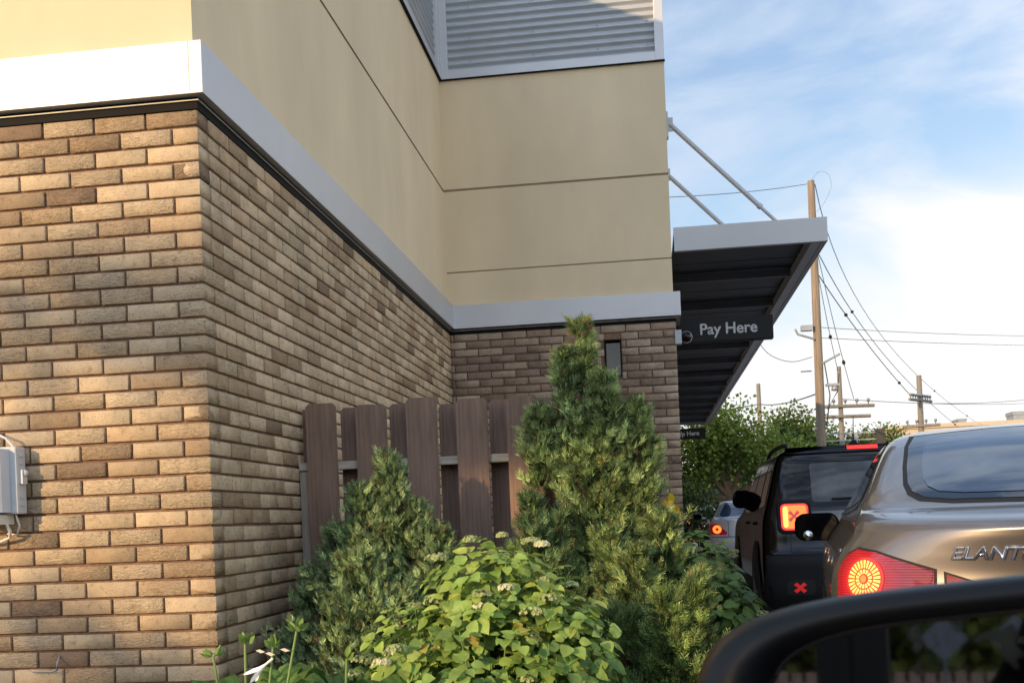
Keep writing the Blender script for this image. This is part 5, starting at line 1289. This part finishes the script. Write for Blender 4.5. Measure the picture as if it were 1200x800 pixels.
def own_mirror(car):
    """camera-side door mirror of the car we stand beside; child of that car"""
    # built in world space then parented
    n = Vector((math.sin(R(MIR['yaw'])), -math.cos(R(MIR['yaw'])), 0)); n = (n*math.cos(R(MIR['pitch'])) + Vector((0, 0, math.sin(R(MIR['pitch']))))).normalized()
    U = Vector((0, 0, 1)).cross(n).normalized(); 
    if U.x < 0: U = -U
    W = U.cross(n); W = -W if W.z < 0 else W
    r = MIR['roll']; U, W = U*math.cos(r)+W*math.sin(r), W*math.cos(r)-U*math.sin(r)
    c0 = Vector(MIR['c'])
    out = MIR['outline']
    def outline(grow):
        P = []
        for k in range(72):
            a = 2*math.pi*k/72; ca, sa = math.cos(a), math.sin(a)
            hx, hz = out[0]+grow, (out[1] if sa > 0 else out[1]*1.0)+grow
            e = 2/MIR['pw']
            u = hx*math.copysign(abs(ca)**e, ca); v = hz*math.copysign(abs(sa)**e, sa)
            # taper: outer (left) end shorter on top
            tl = (hx-u)/(2*hx)
            if v > 0: v *= 1-MIR['taper']*tl
            if u < 0: u -= max(0, grow)*0.9*(-u/hx)**2
            P.append((u, v))
        return P
    Rg = []
    for grow, dep in ((-0.001, 0.004), (0.001, -0.004), (0.012, -0.010), (0.021, -0.002), (0.025, 0.014), (0.024, 0.035), (0.016, 0.06), (-0.004, 0.085), (-0.03, 0.10), (-0.06, 0.108)):
        Rg.append([c0+U*u+W*v-n*dep for (u, v) in outline(grow)])
    k = len(Rg[0]); b = MB()
    b.add([q for r_ in Rg for q in r_], [(i*k+j, i*k+(j+1) % k, (i+1)*k+(j+1) % k, (i+1)*k+j) for i in range(len(Rg)-1) for j in range(k)], smooth=True)
    b.add(Rg[-1], [tuple(range(k))])
    inv = car.t.matrix_basis.inverted()
    foot0 = c0+U*(out[0]*0.8)-W*(out[1]*0.9)-n*0.05; foot1 = foot0+Vector((0.12, 0.03, -0.03))
    b.tube([foot0, (foot0+foot1)/2+Vector((0, 0, -0.015)), foot1], [0.035, 0.03, 0.035], 10)
    b.v = [tuple(inv @ Vector(p)) for p in b.v]
    mi = b.build('side_mirror', M['housing'], car.t)
    g = MB(); g.add([inv @ (c0+U*u+W*v-n*0.0035) for (u, v) in outline(-0.0015)], [tuple(range(k))])
    o = g.build('mirror_glass', M['mirror'], mi, fix=False)
    # rim bead around the glass
    bd = MB(); P = [inv @ (c0+U*u+W*v+n*0.0015) for (u, v) in outline(0.0)]; bd.tube(P+[P[0]], 0.0018, 6, cap=False); bd.build('glass_rim', M['trim'], mi)
    return mi

def behind():
    """what stands behind the camera: things seen in the mirror, and unseen foliage shaped to filter the sun"""
    hedge = broad_tree('hedge', 'dense dark hedge seen only in the side mirror behind the fence', (-0.9, -11.5, 0), 3.4, 0.5,
        [(x, 0.2*(i % 2), 1.3+0.9*(i % 3)*0.8, 1.5, 0.9, 1.5) for i, x in enumerate((-5.5, -4.2, -3, -1.8, -0.6, 0.6, 1.8, 3.0, 4.2, 5.4))], 71, 42000, 0.19, A(0.02, 0.034, 0.010), A(0.34, 0.36, 0.07), 0.12, cat='hedge')
    broad_tree('evergreen_tree', 'dark evergreen screen further behind the reflected hedge', (-0.5, -15.5, 0), 5.0, 0.6,
        [(x, 0.2*(i % 2), 1.8+1.2*(i % 2), 1.9, 0.9, 2.0) for i, x in enumerate((-6, -4.0, -2, 0, 2, 4, 6))], 72, 16000, 0.30, A(0.01, 0.02, 0.008), A(0.06, 0.08, 0.02), 0.12)
    t = thing('picket_fence', 'dark picket fence reflected along the bottom of the side mirror', 'fence', (-1, -9.6, 0))
    b = 0
    for k in range(90):
        x = -6+k*0.135; p = MB(); p.box(x, x+0.095, 0, 0.02, 0.02, 1.02+0.01*(k % 3)); p.build('picket', M['boards'], t)
    for z in (0.3, 0.85):
        p = MB(); p.box(-6, 6.1, 0.021, 0.06, z, z+0.08); p.build('rail', M['boards'], t)
    for (x, y, lb) in ((0.10, -6.8, 'grey diamond sign back reflected near the middle of the mirror'), (0.56, -6.8, 'grey diamond sign back reflected toward the right of the mirror')):
        t = thing('diamond_sign', lb, 'sign', (x, y, 0))
        p = MB(); p.prism([(0, 1.09), (0.16, 1.25), (0, 1.41), (-0.16, 1.25)], 'y', 0.03, 0.036); p.build('panel', M['deckrib'], t)
        p = MB(); p.box(-0.012, 0.012, -0.01, 0.028, 0, 1.38); p.build('post', M['deckrib'], t)
    t = thing('menu_board', 'dark upright order board reflected in the left half of the mirror', 'order board', (-0.36, -5.0, 0))
    p = MB(); p.box(-0.19, 0.19, -0.12, 0.12, 0.3, 2.4); p.box(-0.17, -0.01, 0.121, 0.135, 0.5, 2.3); p.box(0.01, 0.17, 0.121, 0.135, 0.5, 2.3); p.build('cabinet', M['sign'], t, bevel=0.01)
    p = MB(); p.box(-0.12, 0.12, -0.1, 0.1, 0, 0.299); p.build('base', M['darkmetal_shade'], t)
    # unseen tree, its crown layers shaped to throw soft shade bands on the brick
    T_ = thing('shade_tree', 'unseen tree behind the viewer with a crown shaped to shade the brick wall in bands', 'tree', (-12.6, -8.0, 0))
    rng = np.random.default_rng(9)
    TQ = np.array([(-0.42, 0.45, 0.03), (0, 0, 0), (0.42, 0.45, 0.03), (0, 1, 0)]); QF = np.array([(1, 2, 3, 0)])
    P = []
    def slab(x0, x1, zf0, zf1, n, ys=0.5):
        x = x0+(x1-x0)*rng.random(n); u = rng.random(n)
        z = np.interp(x, *zip(*zf0)) + u*(np.interp(x, *zip(*zf1))-np.interp(x, *zip(*zf0)))
        P.append(np.stack([x, rng.normal(size=n)*ys, z], 1))
    slab(-3.2, 1.9, [(-3.2, 5.85), (-1.6, 5.82), (0.0, 5.72), (1.3, 5.68), (1.9, 5.68)], [(-3.2, 5.95), (-2.0, 6.02), (-0.6, 6.10), (1.2, 6.12), (1.9, 6.1)], 460, 0.2)
    slab(1.4, 3.0, [(1.4, 5.66), (3.0, 5.62)], [(1.4, 6.1), (2.6, 5.98), (3.0, 5.9)], 520, 0.15)
    slab(-3.6, 1.9, [(-3.6, 3.3), (1.9, 3.3)], [(-3.6, 4.95), (-1.0, 4.92), (0.9, 4.88), (1.9, 4.5)], 3400, 0.3)
    slab(1.9, 3.4, [(1.9, 3.3), (3.4, 3.2)], [(1.9, 4.45), (3.4, 4.1)], 900, 0.5)
    slab(4.4, 8.2, [(4.4, 2.9), (8.2, 2.9)], [(4.4, 3.95), (8.2, 4.15)], 2600, 0.3)  # foliage added only to keep the sun off the mirror housing
    P = np.concatenate(P); P += rng.normal(size=P.shape)*0.03; n = len(P)
    D = rng.normal(size=(n, 3)); 
    V, F, c = scatter(TQ, QF, frames(D, rng), P, 0.10+0.05*rng.random(n), np.tile(A(0.06, 0.10, 0.03), (n, 1)), rng)
    link('crown', np_mesh('crown', V, F, c), M['farleaf'], T_)
    b = MB(); b.tube([(0, 0, -0.1), (0, 0, 2.5), (-0.3, 0, 4.2), (-0.6, 0, 6.0)], [0.2, 0.17, 0.1, 0.03], 10)
    for e in ((-3.2, 0, 4.6), (1.6, 0, 4.6), (3.3, 0, 3.9), (1.4, 0, 5.95), (-3.0, 0, 5.95)): b.tube([(0, 0, 2.6), (e[0]*0.5, 0, (2.6+e[2])/2+0.3), e], [0.09, 0.05, 0.015], 6)
    b.build('trunk', M['bark'], T_)

def extra_mats():
    for nme, c, ior, ro in (('fritglass', (0.004, 0.006, 0.012), 1.9, 0.03), ('rearglass', (0.020, 0.032, 0.060), 2.1, 0.04), ('rearglass2', (0.045, 0.047, 0.05), 1.5, 0.10)):
        m, nt, b = nm(nme)
        n = noise(nt, 5, 3); r = ramp(nt, n.outputs['Fac'], [(0.35, c), (0.7, tuple(x*1.8 for x in c))]); nt.links.new(r.outputs[0], b.inputs['Base Color'])
        b.inputs['Roughness'].default_value = ro; b.inputs['IOR'].default_value = ior; M[nme] = m
    m, nt, b = nm('tail_lens')
    tc = nd(nt, 'ShaderNodeTexCoord'); ab = nd(nt, 'ShaderNodeVectorMath'); ab.operation = 'ABSOLUTE'; nt.links.new(tc.outputs['Object'], ab.inputs[0])
    ds = nd(nt, 'ShaderNodeVectorMath'); ds.operation = 'DISTANCE'; ds.inputs[1].default_value = (0.80, 0.33, 0.87); nt.links.new(ab.outputs[0], ds.inputs[0])
    r = ramp(nt, ds.outputs['Value'], [(0.04, (0.9, 0.03, 0.02)), (0.09, (0.36, 0.006, 0.010)), (0.15, (0.10, 0.002, 0.008)), (0.28, (0.03, 0.001, 0.004))])
    nt.links.new(r.outputs[0], b.inputs['Emission Color']); b.inputs['Emission Strength'].default_value = 0.9
    wv = nd(nt, 'ShaderNodeTexWave'); wv.inputs['Scale'].default_value = 38; wv.bands_direction = 'Z'; nt.links.new(tc.outputs['Object'], wv.inputs['Vector'])
    r2 = ramp(nt, wv.outputs['Fac'], [(0.3, (0.10, 0.003, 0.008)), (0.8, (0.22, 0.008, 0.02))]); nt.links.new(r2.outputs[0], b.inputs['Base Color'])
    b.inputs['Roughness'].default_value = 0.12; b.inputs['Coat Weight'].default_value = 0.8; bump(nt, b, wv.outputs['Fac'], 0.25, 0.002); M['lampred'] = m
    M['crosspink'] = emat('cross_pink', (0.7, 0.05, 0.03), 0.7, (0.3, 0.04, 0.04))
    M['black2'] = mat('gate_gloss', (0.03, 0.03, 0.032), 0.15, coat=1.0)

CAR1 = ((1.41, 3.16, 0), R(-8)); CAR2 = ((1.86, 9.72, 0), R(-0.5)); CAR3 = ((2.02, 22.3, 0), R(0)); CAR0 = ((1.05, -2.10, 0), R(-6))
LAMP = dict(outer=[(-.965,.905),(-.93,.95),(-.88,.970),(-.80,.960),(-.723,.938),(-.604,.904),(-.604,.795),(-.70,.765),(-.85,.745),(-.955,.80)],
            lens=[(-.958,.903),(-.925,.943),(-.88,.962),(-.80,.953),(-.723,.931),(-.611,.898),(-.611,.80),(-.70,.772),(-.85,.752),(-.948,.803)], c=(-0.834, 0.870, 0.068),
            inner=[(-.578,.897),(-.42,.842),(-.39,.825),(-.43,.79),(-.578,.79)], inner2=[(-.570,.888),(-.42,.835),(-.40,.824),(-.435,.797),(-.570,.797)])
BADGE = (-0.557, 0.932)
MIR = dict(c=(0.205, 0.70, 0.948), yaw=-7.3, pitch=4.2, roll=0.0, outline=(0.137, 0.096), pw=4.2, taper=0.26)

if __name__ == '__main__':
    materials(); extra_mats(); camera_and_light()
    ground(); building(); canopy(); signs(); utility_box(); fence()
    plants(); background(); wires(pole_and_wires())
    bronze_sedan(); black_suv(); silver_sedan(); oc = own_car(); own_mirror(oc); behind()
